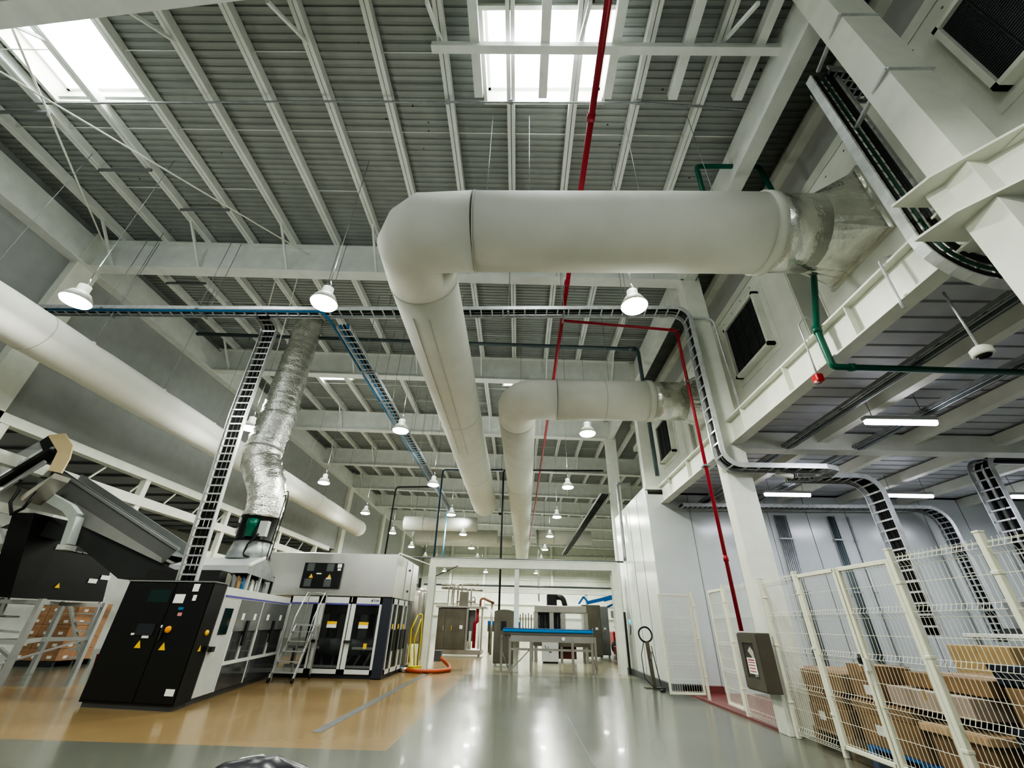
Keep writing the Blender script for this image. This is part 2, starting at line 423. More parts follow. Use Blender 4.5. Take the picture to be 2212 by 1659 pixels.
# white panel room under the mezzanine
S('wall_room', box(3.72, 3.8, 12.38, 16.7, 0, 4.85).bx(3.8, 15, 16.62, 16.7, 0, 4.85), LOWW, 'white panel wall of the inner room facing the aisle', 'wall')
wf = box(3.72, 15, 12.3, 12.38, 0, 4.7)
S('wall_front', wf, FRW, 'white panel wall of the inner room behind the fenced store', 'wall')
jt = MB()
for X in (4.9, 6.0, 7.1, 8.2, 9.3, 10.4, 11.5, 12.6): jt.bx(X-.006, X+.006, 12.292, 12.3, 0, 4.7)
for Y in (13.4, 14.5, 15.6, 16.7): jt.bx(3.712, 3.72, Y-.006, Y+.006, 0, 4.85)
S('trim_14', jt, MG, 'vertical joints between the white wall panels', 'joint')
S('baseboard_room', box(3.64, 3.72, 12.22, 16.7, 0, .16).bx(3.64, 4.4, 12.18, 12.3, 0, .16), DG, 'dark grey kerb along the foot of the white room', 'baseboard')
S('wall_right_low', box(15, 15.1, -6, 55, 0, 10), LOWW, 'pale wall at the back of the fenced store', 'wall')
S('ceiling', box(3.72, 15, 12.3, 16.7, 4.85, 4.95), LOWW, 'flat white roof of the inner panel room', 'ceiling')

# ================================================================ LAMPS
lx = [(-7.65, 'left'), (-3.35, 'middle'), (1.88, 'right')]
ly = [5.43, 10.8, 16.05, 21.2, 26.4, 31.6, 36.8, 42, 47.2]
lamp0 = None
for j, y in enumerate(ly):
    for X, nm in lx:
        lab = 'glowing round high-bay lamp, %s from the front in the %s row' % (ORD[j], nm)
        loc = Vector((X, y, 5.95))
        if lamp0 is None:
            lamp0 = E('high_bay_lamp', lab, 'lamp', loc, 'high-bay lamps under the roof')
            x_, y_, z_ = loc
            mk('lens', MB().lathe([(.215, 0), (.2, -.03), (0.001, -.05)], loc, 20), LAMP, lamp0)
            mk('housing', MB().lathe([(.22, 0), (.225, .02), (.15, .16), (.09, .2), (.09, .33), (.02, .36)], loc, 20), W, lamp0)
            mk('hook', MB().tube([(x_, y_, z_+.35), (x_+.03, y_, z_+.42), (x_, y_, z_+.5)], .008, 6), GALV, lamp0)
            mk('hanger_cable', tube([(x_, y_, z_+.5), (x_, y_, zb(x_)+.95)], .006, 5), GALVD, lamp0)
        else: dup(lamp0, loc, lab)
for j, y in enumerate((26.4, 31.6, 36.8)):
    dup(lamp0, (7.1, y, 5.95), 'small far high-bay lamp seen right of the portal frame, %s in depth' % ORD[j])
def area(loc, size, power, rot=(0, 0, 0), col=(.97, 1, .90), shape='DISK', sy=None):
    l = bpy.data.lights.new('lamp_or_fill_light', 'AREA'); l.shape = shape; l.size = size; l.energy = power; l.color = col  # serves the hall lamps, the skylights and added fill lights
    if sy: l.size_y = sy
    o = bpy.data.objects.new('lamp_or_fill_light', l); C.objects.link(o); o.location = loc; o.rotation_euler = rot; return o
for y in (26.4, 31.6, 36.8, 42, 47.2): area((7.1, y, 5.85), .4, 112); area((12, y, 5.85), .4, 112)
for X in (-8, -4, 0, 4, 8): area((X, 51.5, 6.5), .6, 260)  # fill lights without fittings, added to brighten the far wall
for y in [-5, 0.2]+ly:
    for X, nm in lx: area((X, y, 5.85), .4, 112)
for y in [-5, 0.2]+ly:
    for X, nm in lx:
        l = bpy.data.lights.new('roof_fill_light', 'POINT'); l.energy = 36; l.color = (.95, 1, .95); l.shadow_soft_size = .2  # fill added above each lamp to brighten the roof
        o = bpy.data.objects.new('roof_fill_light', l); C.objects.link(o); o.location = (X, y, 6.75)
for (x0, x1, y0, y1) in SKYL: area(((x0+x1)/2, (y0+y1)/2, zd(x0)+.2), 1.2, 60, (0, 0, 0), (.9, .96, 1))
for y in (6, 13, 20): area((-15, y, 5.0), 3, 130)
# tube lamps under the mezzanine
t0 = None
for i, (X, y) in enumerate(((5.45, 6.1), (6.0, 10.3), (8.85, 10.2), (11.7, 10.1), (9.4, 6.1), (12.6, 6.1))):
    lab = ['long bright tube lamp nearest the edge beam, under the mezzanine', 'bright tube lamp just right of the white column', 'bright tube lamp between the two cable ladders',
           'bright tube lamp at the right edge under the mezzanine', 'tube lamp', 'tube lamp'][i]
    loc = Vector((X, y, 4.2))
    area((X+.5, y, 4.12), 1.1, 55, (0, 0, 0), (.86, .89, 1), 'RECTANGLE', .1)
    if i > 3: continue
    if t0 is None:
        t0 = E('tube_lamp', lab, 'lamp', loc, 'tube lamps under the mezzanine')
        mk('diffuser', MB().tube([loc+Vector((.02, 0, 0)), loc+Vector((1.1, 0, 0))], .045, 10), TUBE, t0)
        mk('housing', MB().bx(X, X+1.12, y-.05, y+.05, 4.23, 4.29), LG, t0)
        mks('hanger_cable', [tube([(X+q_, y, 4.29), (X+q_, y, 4.7)], .006, 5) for q_ in (.15, .97)], GALVD, t0)
    else: dup(t0, loc, lab)

# ================================================================ FABRIC DUCTS
def fabric_duct(name, label, path, r, seams, cap_round, zips=None, nelb=5, erad=1.0):
    root = E(name, label, 'air duct', path[0], 'white fabric air ducts')
    return root
r1 = .59; z1 = 6.5
d1 = E('fabric_duct', 'large white fabric air duct that turns a corner and runs down the hall, nearest one', 'air duct', (-1.72, 4.4, z1))
mk('cross_run', tube([(3.6, 4.4, z1), (2.2, 4.4, z1+.01), (.6, 4.4, z1), (-.72, 4.4, z1)], r1, 36), FAB, d1)
ep = arc_path([(-.72, 4.4, z1), (-1.72, 4.4, z1), (-1.72, 5.4, z1)], 1.0, 4)[1:-1]
mk('elbow', tube([(-.72, 4.4, z1)]+ep[1:-1]+[(-1.72, 5.4, z1)], r1*1.005, 36), FAB, d1)
mk('long_run', tube([(-1.72, 5.4, z1), (-1.72, 9, z1), (-1.72, 13, z1), (-1.72, 17, z1), (-1.72, 21.2, z1)], r1, 36), FAB, d1)
mk('end_cap', MB().lathe([(r1*math.cos(R(a)), .38*math.sin(R(a))) for a in (0, 20, 40, 60, 75, 89.5)], (-1.72, 21.2, z1), 36, 'y'), FAB, d1)
sm = [tube([(-.70, 4.4, z1), (-.725, 4.4, z1)], r1+.008, 36), tube([(-1.72, 5.38, z1), (-1.72, 5.405, z1)], r1+.008, 36)]+[tube([(-1.72, y, z1), (-1.72, y+.02, z1)], r1+.005, 36) for y in (10.6, 15.9)]
mks('seam_ring', sm, SEAM, d1)
for a in (-108, -80):
    zp = MB()
    ca, sa = math.cos(R(a))*(r1+.004), math.sin(R(a))*(r1+.004)
    zp.tube([(-1.72+ca, 5.8, z1+sa), (-1.72+ca, 12.5, z1+sa)], .012, 6); mk('zipper', zp, SEAM, d1)
mk('collar_band', MB().tube([(3.52, 4.4, z1), (3.66, 4.4, z1)], r1+.022, 36), W, d1)
mks('hanger_tab', [tube([(X, 4.4, z1+r1-.01), (X, 4.4, z1+r1+.05)], .03, 8) for X in (-.6, .1, 1.9, 3.1)], FAB, d1)
hw = []
for X, y in ((-.6, 4.4), (.1, 4.4), (1.9, 4.4), (3.1, 4.4)): hw.append(tube([(X, y, z1+r1+.04), (X, y, 9.75)], .006, 5))
for y in (7, 9.5, 12, 14.5, 17, 19.5): hw.append(tube([(-1.72, y, z1+r1-.01), (-1.72, y, 9.8)], .006, 5))
mks('hanger_wire', hw, GALVD, d1)
r2 = .53
d2 = E('fabric_duct', 'white fabric air duct with a corner, second one, reaching far down the hall', 'air duct', (0, 9.86, z1))
mk('cross_run', tube([(3.4, 9.86, z1), (2.2, 9.86, z1), (.95, 9.86, z1)], r2, 32), FAB, d2)
ep = arc_path([(.95, 9.86, z1), (-.1, 9.86, z1), (-.08, 10.9, z1)], 1.0, 6)[1:-1]
mk('elbow', tube([(.95, 9.86, z1)]+ep[1:-1]+[(-.08, 10.95, z1)], r2*1.004, 32), FAB, d2)
mk('long_run', tube([(-.08, 10.95, z1), (.0, 16, z1), (.1, 22, z1), (.3, 36, z1), (.35, 44, z1)], [r2]*5, 32), FAB, d2)
mk('end_cap', MB().lathe([(r2*math.cos(R(a)), .34*math.sin(R(a))) for a in (0, 20, 40, 60, 75, 89.5)], (.35, 44, z1), 32, 'y'), FAB, d2)
mks('seam_ring', [tube([(.95, 9.86, z1), (.97, 9.86, z1)], r2+.007, 32), tube([(-.08, 10.94, z1), (-.08, 10.965, z1)], r2+.007, 32), tube([(.02, 17.4, z1), (.02, 17.42, z1)], r2+.005, 32), tube([(2.2, 9.86, z1), (2.215, 9.86, z1)], r2+.004, 32)], SEAM, d2)
mk('collar_band', MB().tube([(3.3, 9.86, z1), (3.44, 9.86, z1)], r2+.02, 32), W, d2)
hw = [tube([(X, 9.86, z1+r2-.01), (X, 9.86, 9.7)], .006, 5) for X in (1.2, 2.4)]+[tube([(0, y, z1+r2-.02), (0, y, 9.75)], .006, 5) for y in (12, 15, 18, 21, 24, 27)]
mks('hanger_wire', hw, GALVD, d2)
# left wall duct, slightly puckered at its hanger tabs
r3 = .42; pts = []; rad = []
y = 0.0
while y < 25.3:
    pts.append((-9.3, y, 5.95)); k = (y % 2.1)/2.1
    rad.append(r3*(1-.03*math.exp(-((k-.5)*9)**2))); y += .35
d3 = E('fabric_duct', 'white fabric air duct running along the grey left wall', 'air duct', (-9.3, 8, 5.95))
mk('long_run', MB().tube(pts, rad, 28), FAB, d3)
mk('end_cap', MB().lathe([(rad[-1]*math.cos(R(a)), .3*math.sin(R(a))) for a in (0, 20, 40, 60, 75, 89.5)], pts[-1], 28, 'y'), FAB, d3)
mks('seam_ring', [tube([(-9.3, y, 5.95), (-9.3, y+.02, 5.95)], r3+.006, 28) for y in (6.3, 12.6, 18.9)], SEAM, d3)
hw = []; tb = []
for k in range(12): 
    y = 1.05+2.1*k; hw.append(tube([(-9.3, y, 5.95+r3-.02), (-9.3, y, 9.9)], .006, 5)); tb.append(tube([(-9.3, y, 5.95+r3-.03), (-9.3, y, 5.95+r3+.06)], .04, 8))
mks('hanger_wire', hw, GALVD, d3); mks('hanger_tab', tb, FAB, d3)
# far cross ducts
for i, (x0, x1, y, z, r_) in enumerate(((-7.2, -2.6, 27.2, 6.7, .42), (1.2, 5.0, 30.5, 6.6, .45), (-8.3, -.5, 35, 7.0, .42), (-7.3, -1.5, 31.2, 6.7, .42))):
    lab = ['short white cross duct left of the long duct end', 'short white cross duct behind the white room on the right', 'white cross duct far back left of the centre', 'second short white cross duct far back on the left'][i]
    rr = E('fabric_duct', lab, 'air duct', ((x0+x1)/2, y, z))
    mk('cross_run', tube([(x0, y, z), (x1, y, z)], r_, 24), FAB, rr)
    mk('seam_ring', tube([(x0+1.2, y, z), (x0+1.23, y, z)], r_+.008, 24), SEAM, rr)
    mks('hanger_wire', [tube([(X, y, z+r_-.02), (X, y, 9.7)], .008, 5) for X in (x0+.6, x1-.6)], GALVD, rr)
# foil wrapped transitions into the air handling boxes
for i, (y, r_, hy0, hy1, hz0, hz1, xs) in enumerate(((4.4, .57, 3.83, 4.98, 5.98, 7.2, 3.6), (9.86, .51, 9.3, 10.45, 6.0, 7.15, 3.4))):
    rr = E('foil_duct_collar', ['foil wrapped round-to-square duct end joining the nearest air box', 'foil wrapped round-to-square duct end at the second duct'][i], 'duct transition', (4.2, y, z1))
    mk('sleeve', tube([(xs+.02, y, z1), (xs+.25, y, z1+.003), (4.3, y, z1)], r_, 32), FOIL, rr)
    vs = []; fs = []; n = 32
    for j in range(n):
        a = 2*PI*j/n; vs.append((4.28, y+r_*math.cos(a), z1+r_*math.sin(a)))
    for j in range(n):
        a = 2*PI*j/n; c_, s_ = math.cos(a), math.sin(a); mx = max(abs(c_), abs(s_))
        vs.append((4.88, (hy0+hy1)/2+(hy1-hy0)/2*c_/mx, (hz0+hz1)/2+(hz1-hz0)/2*s_/mx))
    for j in range(n): fs.append((j, (j+1) % n, n+(j+1) % n, n+j))
    mk('hood', MB().add(vs, fs), FOIL, rr)
    fr = MB()
    for a in ((hy0-.05, hy0, hz0-.05, hz1+.05), (hy1, hy1+.05, hz0-.05, hz1+.05), (hy0, hy1, hz0-.05, hz0), (hy0, hy1, hz1, hz1+.05)): fr.bx(4.86, 4.9, *a)
    mk('flange', fr, FOIL, rr)
# ---------------------------------------------------------------- air handling boxes
for i, (y0, y1, vy0, vy1) in enumerate(((.2, 5.32, .95, 2.25), (5.78, 10.9, 6.62, 7.98), (11.2, 16.2, 12.35, 13.6))):
    rr = E('air_handling_box', ['cream air handling box with a dark grille in the upper right corner', 'cream air handling box with a square dark filter grille, behind the white column',
            'farthest cream air handling box with a narrow looking grille'][i], 'air handler', (6, (y0+y1)/2, 4.95))
    bxm = box(4.9, 5.34, y0, y1, 4.95, 7.85)
    mk('casing', bxm, CREAM, rr, .01)
    mks('cover_strip', [box(4.885, 4.9, yy, yy+.025, 4.97, 7.83) for yy in (y0+.02, (vy1+y1)/2-.3, y1-.04)], W, rr)
    fr = MB(); a0, a1, b0, b1 = vy0, vy1, 6.08, 7.4
    for a in ((a0, a0+.06, b0, b1), (a1-.06, a1, b0, b1), (a0, a1, b0, b0+.06), (a0, a1, b1-.06, b1)): fr.bx(4.74, 4.9, *a)
    g = mk('grille_frame', fr, W, rr)
    mk('grille', box(4.80, 4.82, a0+.05, a1-.05, b0+.05, b1-.05), DG, g)
    gl = MB()
    for t in range(1, 4):
        yy = a0+(a1-a0)*t/4; gl.bx(4.785, 4.8, yy-.008, yy+.008, b0+.05, b1-.05)
    for t in range(1, 40):
        zz = b0+(b1-b0)*t/40; gl.bx(4.79, 4.8, a0+.05, a1-.05, zz-.003, zz+.003)
    mk('filter_mesh', gl, BLK2, g)
    fl_ = MB()
    for a in ((a0-.14, a0, b0-.14, b1+.14), (a1, a1+.14, b0-.14, b1+.14), (a0, a1, b0-.14, b0), (a0, a1, b1, b1+.14)): fl_.bx(4.885, 4.9, *a)
    mk('flange', fl_, CREAM, rr)
    sc = MB()
    for t in range(12):
        yy = y0+.2+(y1-y0-.4)*t/11
        for zz in (5.1, 7.7): sc.bx(4.893, 4.9, yy-.012, yy+.012, zz-.012, zz+.012)
    mk('screws', sc, MG, rr)

cbk = MB()
for z in (4.93, 4.45): cbk.prism([(3.62, 2.74, z), (3.72, 2.42, z), (4.1, 1.95, z), (4.6, 1.95, z), (4.6, 2.74, z)], (0, 0, .025))
cbk.prism([(3.82, 2.6, 4.47), (4.2, 2.05, 4.47), (4.2, 2.05, 4.93), (3.82, 2.6, 4.93)], (.02, .02, 0))
S('beam', cbk, W, 'white flanged corbel where the mezzanine beam meets the upper right column', 'corbel')
dcm = E('dome_camera', 'tiny white dome camera hanging at the end of the nearest long duct', 'camera', (-.9, 20.6, 5.85))
mk('housing', MB().lathe([(.09, .1), (.1, .12), (.08, .3), (.0, .34)], (-.9, 20.6, 5.85), 14), W, dcm)
mk('lens', MB().lathe([(.0, 0), (.07, .03), (.085, .1)], (-.9, 20.6, 5.85), 14), BLK, dcm)
mk('rod', tube([(-.9, 20.6, 6.18), (-.9, 20.6, 9.6)], .014, 6), GALVD, dcm)
# ================================================================ CABLE LADDERS
def arcp(pts, rad, n=6): return arc_path(pts, rad, n)
Y1 = Vector((0, 1, 0)); X1 = Vector((1, 0, 0))
GC = [RUB, mat('green_cable', (.015, .06, .04), .5), RUB, BLK2]
pth = arcp([(-11.3, 7.5, 7.42), (-4, 7.5, 7.44), (3.74, 7.5, 7.58), (3.74, 7.5, 5.2), (3.74, 7.5, 3.9), (5.55, 7.5, 3.9)], .3)
ladder('cable_ladder', 'long cable ladder crossing the hall then dropping down the white column', pth, [Y1]*len(pth), .3, cables=4, cmat=GC)
pth = arcp([(5.3, 8.05, 3.9), (6.8, 8.05, 3.9), (6.8, 8.05, 2.4), (6.8, 8.05, 1.3)], .35)
ladder('cable_ladder', 'short cable ladder bending down behind the fence gate', pth, [Y1]*len(pth), .42, rung=.17, cables=3, cmat=[RUB])
pth = [Vector((5.55, 7.5, 3.9)), Vector((5.75, 7.6, 3.9)), Vector((5.78, 7.8, 3.9)), Vector((5.6, 8.0, 3.9)), Vector((5.3, 8.05, 3.9))]
ladder('cable_ladder', 'curved cable ladder piece joining two ladders under the mezzanine', pth, [Vector((0, 1, 0)), Vector((-.5, .8, 0)), Vector((-1, .1, 0)), Vector((-.5, -.8, 0)), Vector((0, -1, 0))], .3, rung=.08, cables=2, cmat=[RUB])
pth = arcp([(-6.0, 7.6, 7.35), (-6.0, 7.95, 7.35), (-5.97, 7.95, 5), (-5.97, 8.25, 1.86)], .25)
ladder('cable_ladder', 'upright cable ladder rising from the black cabinet on the left', pth, [X1]*len(pth), .34, rung=.16, cables=3, cmat=[BLK], railm=ALU, cs=1)
pth = [Vector((-4.12, y, 7.2)) for y in (7.7, 14, 20, 26, 34)]
ladder('cable_ladder', 'cable ladder running away down the hall beside a blue pipe', pth, [X1]*len(pth), .3, cables=3, cmat=[BLUP, RUB, BLUP], cs=1)
pth = [Vector((3.5, y, 6.0)) for y in (17, 24, 34)]
ladder('cable_ladder', 'dark cable ladder running away along the right, far down the hall', pth, [X1]*len(pth), .35, cables=3, cmat=[RUB], railm=GALVD)
pth = arcp([(4.02, 2.9, 7.78), (4.02, 2.9, 6), (4.02, 2.9, 4.25), (5.2, 2.9, 4.25), (7.5, 2.9, 4.25)], .45, 8)
sd = []
for i in range(len(pth)):
    d = (pth[min(i+1, len(pth)-1)]-pth[max(i-1, 0)]).normalized(); sd.append(Vector((0, 1, 0)).cross(d))
ladder('cable_ladder', 'big cable ladder full of cables dropping beside the upper right column', pth, [-q_ for q_ in sd], .36, rung=.14, rail_h=.1, cables=4, cmat=GC, cs=-1, cr=.017)
pth = arcp([(4.02, 2.95, 7.8), (4.6, 3.0, 7.8), (4.85, 3.0, 7.8)], .1)
ladder('cable_ladder', 'stub of cable ladder at the top behind the upper right column', pth, [Y1]*len(pth), .36, rung=.1, cables=3, cmat=[RUB], railm=GALVD)
pth = arcp([(4.5, 11.85, 4.25), (8, 11.85, 4.28), (11.55, 11.85, 4.32), (11.6, 11.85, 3), (11.6, 11.85, 1.2)], .5)
ladder('cable_ladder', 'wide cable ladder along the white room wall bending down at the right', pth, [Y1]*len(pth), .4, rung=.14, cables=5, cmat=[RUB, BLK2])
pth = arcp([(12.5, 8.5, 4.55), (9.55, 8.5, 4.55), (9.5, 8.5, 3), (9.5, 8.5, 1.0)], .3)
ladder('cable_ladder', 'galvanized cable ladder dropping near the right edge behind the fence', pth, [Y1]*len(pth), .45, rung=.2, cables=2, cmat=[RUB])
hg = MB()
# threaded hangers of the long ladder are things of their own
for i, X in enumerate((-9.6, -7.4, -4.6, -2.9, -.3, .95, 2.4)):
    T('hanger_rod', tube([(X, 7.36, 7.4), (X, 7.36, 9.85)], .007, 5).tube([(X, 7.64, 7.4), (X, 7.64, 9.85)], .007, 5).bx(X-.02, X+.02, 7.3, 7.7, 7.36, 7.39), GALVD,
      'thin rod hanger carrying the long cable ladder, %s from the left' % ORD[i], 'hanger', 'rod hangers of the long cable ladder')
for i, y in enumerate((9.6, 11.4, 13.9, 15.6, 17.2, 19.5)):
    T('hanger_rod', tube([(-4.3, y, 7.15), (-4.3, y, 9.85)], .007, 5).tube([(-3.94, y, 7.15), (-3.94, y, 9.85)], .007, 5).bx(-4.35, -3.9, y-.02, y+.02, 7.12, 7.15), GALVD,
      'thin rod hanger carrying the receding cable ladder, %s from the front' % ORD[i], 'hanger', 'rod hangers of the receding cable ladder')
for i, (za, zb_) in enumerate(((7.9, 7.85), (6.55, 6.5))):
    T('perforated_bracket', MB().bar((3.88, 2.25, za), (3.98, 2.86, za), .04, .04).bar((3.88, 2.25, za), (4.38, 2.25, za), .03, .012), GALV,
      ['upper', 'lower'][i]+' perforated steel bracket clamped round the upper right column', 'bracket', 'brackets of the big cable ladder')

# ================================================================ PIPES
def pipe(name, label, pts, r, mt, cat='pipe', rad=.12, clips=None, fit=None, n=10):
    rr = E(name, label, cat, pts[0])
    mk('run', tube(arcp(pts, rad, 4) if len(pts) > 2 else pts, r, n), mt, rr)
    for c_ in clips or []: mk('clip', MB().bx(c_[0]-r*2.2, c_[0]+r*2.2, c_[1]-r*2.2, c_[1]+r*2.2, c_[2]-.015, c_[2]+.015), GALVD, rr)
    for a, b in fit or []: mk('coupling', tube([a, b], r*1.3, n), mt, rr)
    return rr
rp = pipe('sprinkler_pipe', 'straight red sprinkler pipe running under the roof down the hall', [(1.0, .5, 7.9), (1.02, 14, 7.9), (1.03, 44, 7.9)], .048, RED,
          fit=[((1.0, 6.9, 7.9), (1.0, 7.0, 7.9)), ((1.02, 13.4, 7.9), (1.02, 13.5, 7.9)), ((1.0, 3.4, 7.9), (1.0, 3.5, 7.9))])
pipe('sprinkler_branch', 'thin red pipe branching to the column and down to the hose cabinet', [(1.01, 8.2, 7.84), (3.68, 8.2, 7.58), (3.68, 8.02, 7.4), (3.68, 8.02, 1.29)], .034, RED, rad=.06,
     clips=[(3.68, 8.02, 4.1), (3.68, 8.02, 6.0)], fit=[((3.68, 8.02, 2.35), (3.68, 8.02, 2.45)), ((3.6, 8.2, 7.59), (3.7, 8.2, 7.58))])
pipe('green_pipe', 'green pipe loop rising above the big duct near the upper right girder', [(3.35, 5.05, 7.6), (3.4, 5.05, 9.2), (4.62, 5.05, 9.2), (4.68, 5.05, 8.2), (4.68, 5.1, 7.3)], .045, GRN, rad=.08)
pipe('green_pipe', 'green pipe coming down past the mezzanine beam and running under it', [(4.62, 4.85, 6.4), (4.06, 4.66, 4.9), (4.06, 4.66, 4.3), (6.6, 4.74, 4.3)], .042, GRN, rad=.06,
     fit=[((4.06, 4.66, 4.85), (4.06, 4.66, 4.95)), ((4.28, 4.67, 4.3), (4.34, 4.67, 4.3))])
pipe('slate_pipe', 'thick dark slate pipe crossing under the roof then dropping behind the second duct', [(-11, 11.35, 9.62), (3.76, 11.35, 9.2), (3.82, 11.35, 9.05), (3.82, 11.35, 4.96)], .06, PIPE, rad=.05,
     fit=[((3.5, 11.35, 9.21), (3.76, 11.35, 9.2))])
pipe('conduit', 'thin grey conduit crossing under the purlins below the skylights', [(-11, 4.2, 9.78), (-4, 4.12, 9.72), (2.3, 4.12, 9.66), (4.12, 4.25, 9.68), (4.3, 4.28, 9.66), (4.55, 4.32, 9.65), (4.95, 4.7, 9.55)], .018, GALVD, 'conduit', .05,
     clips=[(-1.42, 4.12, 9.7), (-.25, 4.12, 9.7), (2.1, 4.12, 9.68), (4.2, 4.26, 9.67)])
pipe('conduit', 'short galvanized conduit looping off the cross ladder down the white column', [(2.2, 7.75, 7.62), (4.38, 7.62, 7.5), (4.44, 7.62, 5.0)], .024, GALV, 'conduit', .2)
pipe('conduit', 'thin conduit bent down at the corner of the mezzanine beam', [(4.3, 3.5, 5.1), (4.08, 3.5, 5.0), (4.06, 3.5, 4.42), (4.06, 3.5, 4.3)], .016, GALV, 'conduit', .06)
pipe('blue_pipe', 'thin blue pipe running just under the long cable ladder', [(-10.8, 7.32, 7.3), (-4.5, 7.32, 7.32), (-4.36, 7.5, 7.22), (-4.34, 12, 7.17), (-4.34, 19.5, 7.17)], .03, BLUP)
pipe('blue_pipe', 'dark blue pipe drop hanging left of the big ducts down to the white frame', [(-.8, 20, 7.9), (-3.75, 20, 7.85), (-3.78, 20, 7.6), (-3.76, 20, 3.0)], .04, mat('navy_pipe', (.02, .06, .12), .4))
pipe('blue_pipe', 'light blue thin pipe drop beside the dark blue one', [(-3.7, 22, 6.3), (-3.72, 22, 3.6)], .035, mat('pale_blue_pipe', (.12, .38, .6), .4))
pipe('black_hose_drop', 'black pipe drop hanging between the two long ducts', [(3.8, 18.5, 7.45), (-.55, 18.2, 7.3), (-.7, 18, 7.2), (-.7, 18, 1.3)], .04, BLK2, rad=.15)
pipe('black_hose_drop', 'black pipe drop left of the dark blue pipe, above the machine', [(-4.1, 20, 7.0), (-5.9, 20, 6.95), (-5.96, 20, 6.8), (-5.97, 20, 3.4)], .04, BLK2, rad=.15)
pipe('grey_post_pipe', 'grey square-bent pipe down the outer side of the white room', [(4.1, 15.3, 5.9), (3.62, 15.3, 5.9), (3.62, 15.3, 3.4), (3.62, 15.3, 3.25)], .055, GALVD, rad=.03)
pipe('steel_pole', 'bright steel pole far away between the far lamps', [(1.3, 30, 7), (1.35, 30, 2.6)], .05, GALV)
for i, (p0, p1) in enumerate((((-9.3, 2.55, 9.0), (-5.4, 7.5, 9.3)), ((-7.9, 2.6, 9.2), (-10.4, 7.3, 9.2)), ((-8.9, 12.6, 9.2), (-6, 8.2, 9.4)), ((-6.6, 8.2, 9.6), (-9.6, 12.5, 9.3)))):
    T('brace_rod', MB().tube([p0, p1], .018, 6), W, ['thin white wind brace rod crossing below the left skylight, first of a crossed pair', 'thin white wind brace rod crossing below the left skylight, second of a crossed pair',
      'wind brace rod beyond the first full girder on the left', 'second wind brace rod beyond the first full girder on the left'][i], 'brace')
for i, (X, y0) in enumerate(((-9.4, 4.4), (-8.25, 5.6), (-7.1, 6.6), (-9.4, 9.2), (-8.2, 10.5))):
    T('strut', MB().bx(X-1.2, X, y0-.02, y0+.02, zb(X)+.82, zb(X)+.88), MG, 'short dark strut between purlins on the left, %s from the front' % ORD[i], 'strut', 'dark struts between the left purlins')
# ================================================================ SMALL DEVICES
dc = E('dome_camera', 'white dome camera hanging on a long thin rod under the mezzanine', 'camera', (4.45, 3.4, 3.62))
mk('housing', MB().lathe([(.075, 0), (.085, .01), (.085, .07), (.05, .1), (.0, .105)], (4.45, 3.4, 3.64), 18), W, dc)
mk('lens', MB().lathe([(.0, -.035), (.04, -.025), (.06, 0)], (4.45, 3.4, 3.64), 14), BLK, dc)
mk('rod', tube([(4.45, 3.4, 3.74), (4.45, 3.4, 4.44)], .012, 6), GALV, dc)
sr = E('siren', 'small red fire siren hanging below the mezzanine beam', 'alarm', (4.03, 4.93, 4.22))
mk('body', box(3.98, 4.08, 4.87, 4.99, 4.22, 4.34), REDB, sr, .02)
mk('lens', MB().lathe([(.0, -.03), (.03, -.02), (.03, 0)], (4.0, 4.93, 4.24), 10), W, sr)
mk('stem', tube(arcp([(4.86, 5.5, 5.72), (4.3, 5.05, 5.45), (4.06, 4.93, 5.2), (4.04, 4.93, 4.34)], .1), .012, 6), GALV, sr)
cb = E('bullet_camera', 'small white bullet camera under the first cable ladder', 'camera', (4.95, 7.6, 3.76))
mk('body', MB().bar((4.75, 7.62, 3.84), (5.02, 7.55, 3.76), .08, .08), W, cb, .015)
mk('bracket', box(4.8, 4.84, 7.58, 7.62, 3.85, 3.93), W, cb)
# hose cabinet on the column
HX = 3.7
hc = E('hose_cabinet', 'grey steel fire hose cabinet with glass door on the white column', 'cabinet', (3.76, 7.9, .5))
mk('body', box(3.68, 3.885, 7.56, 8.2, .5, 1.27), SSD, hc, .006)
fr = MB()
for a in ((7.57, 7.7, .52, 1.25), (8.06, 8.19, .52, 1.25), (7.7, 8.06, .52, .66), (7.7, 8.06, 1.13, 1.25)): fr.bx(3.66, 3.682, *a)
dr = mk('door', fr, SSD, hc)
mk('window', box(3.672, 3.678, 7.7, 8.06, .66, 1.13), mat('cabinet_glass', (.07, .07, .065), .08), dr)
mk('hose_reel', MB().prism([(3.67, 7.74, .7), (3.67, 7.86, .68), (3.67, 7.84, .95), (3.67, 7.94, 1.02), (3.67, 7.84, 1.08), (3.67, 7.76, 1.02)], (.002, 0, 0)), mat('hose_beige', (.42, .42, .33), .6), dr)
sg = mk('sign', box(3.652, 3.66, 7.72, 7.98, .72, .93), TAPE, dr)
mk('sign_lines', MB().bx(3.65, 3.652, 7.75, 7.95, .895, .91).bx(3.65, 3.652, 7.75, 7.95, .865, .875).bx(3.65, 3.652, 7.75, 7.95, .83, .84).bx(3.65, 3.652, 7.75, 7.95, .79, .8).bx(3.65, 3.652, 7.75, 7.95, .75, .76), RED, dr)
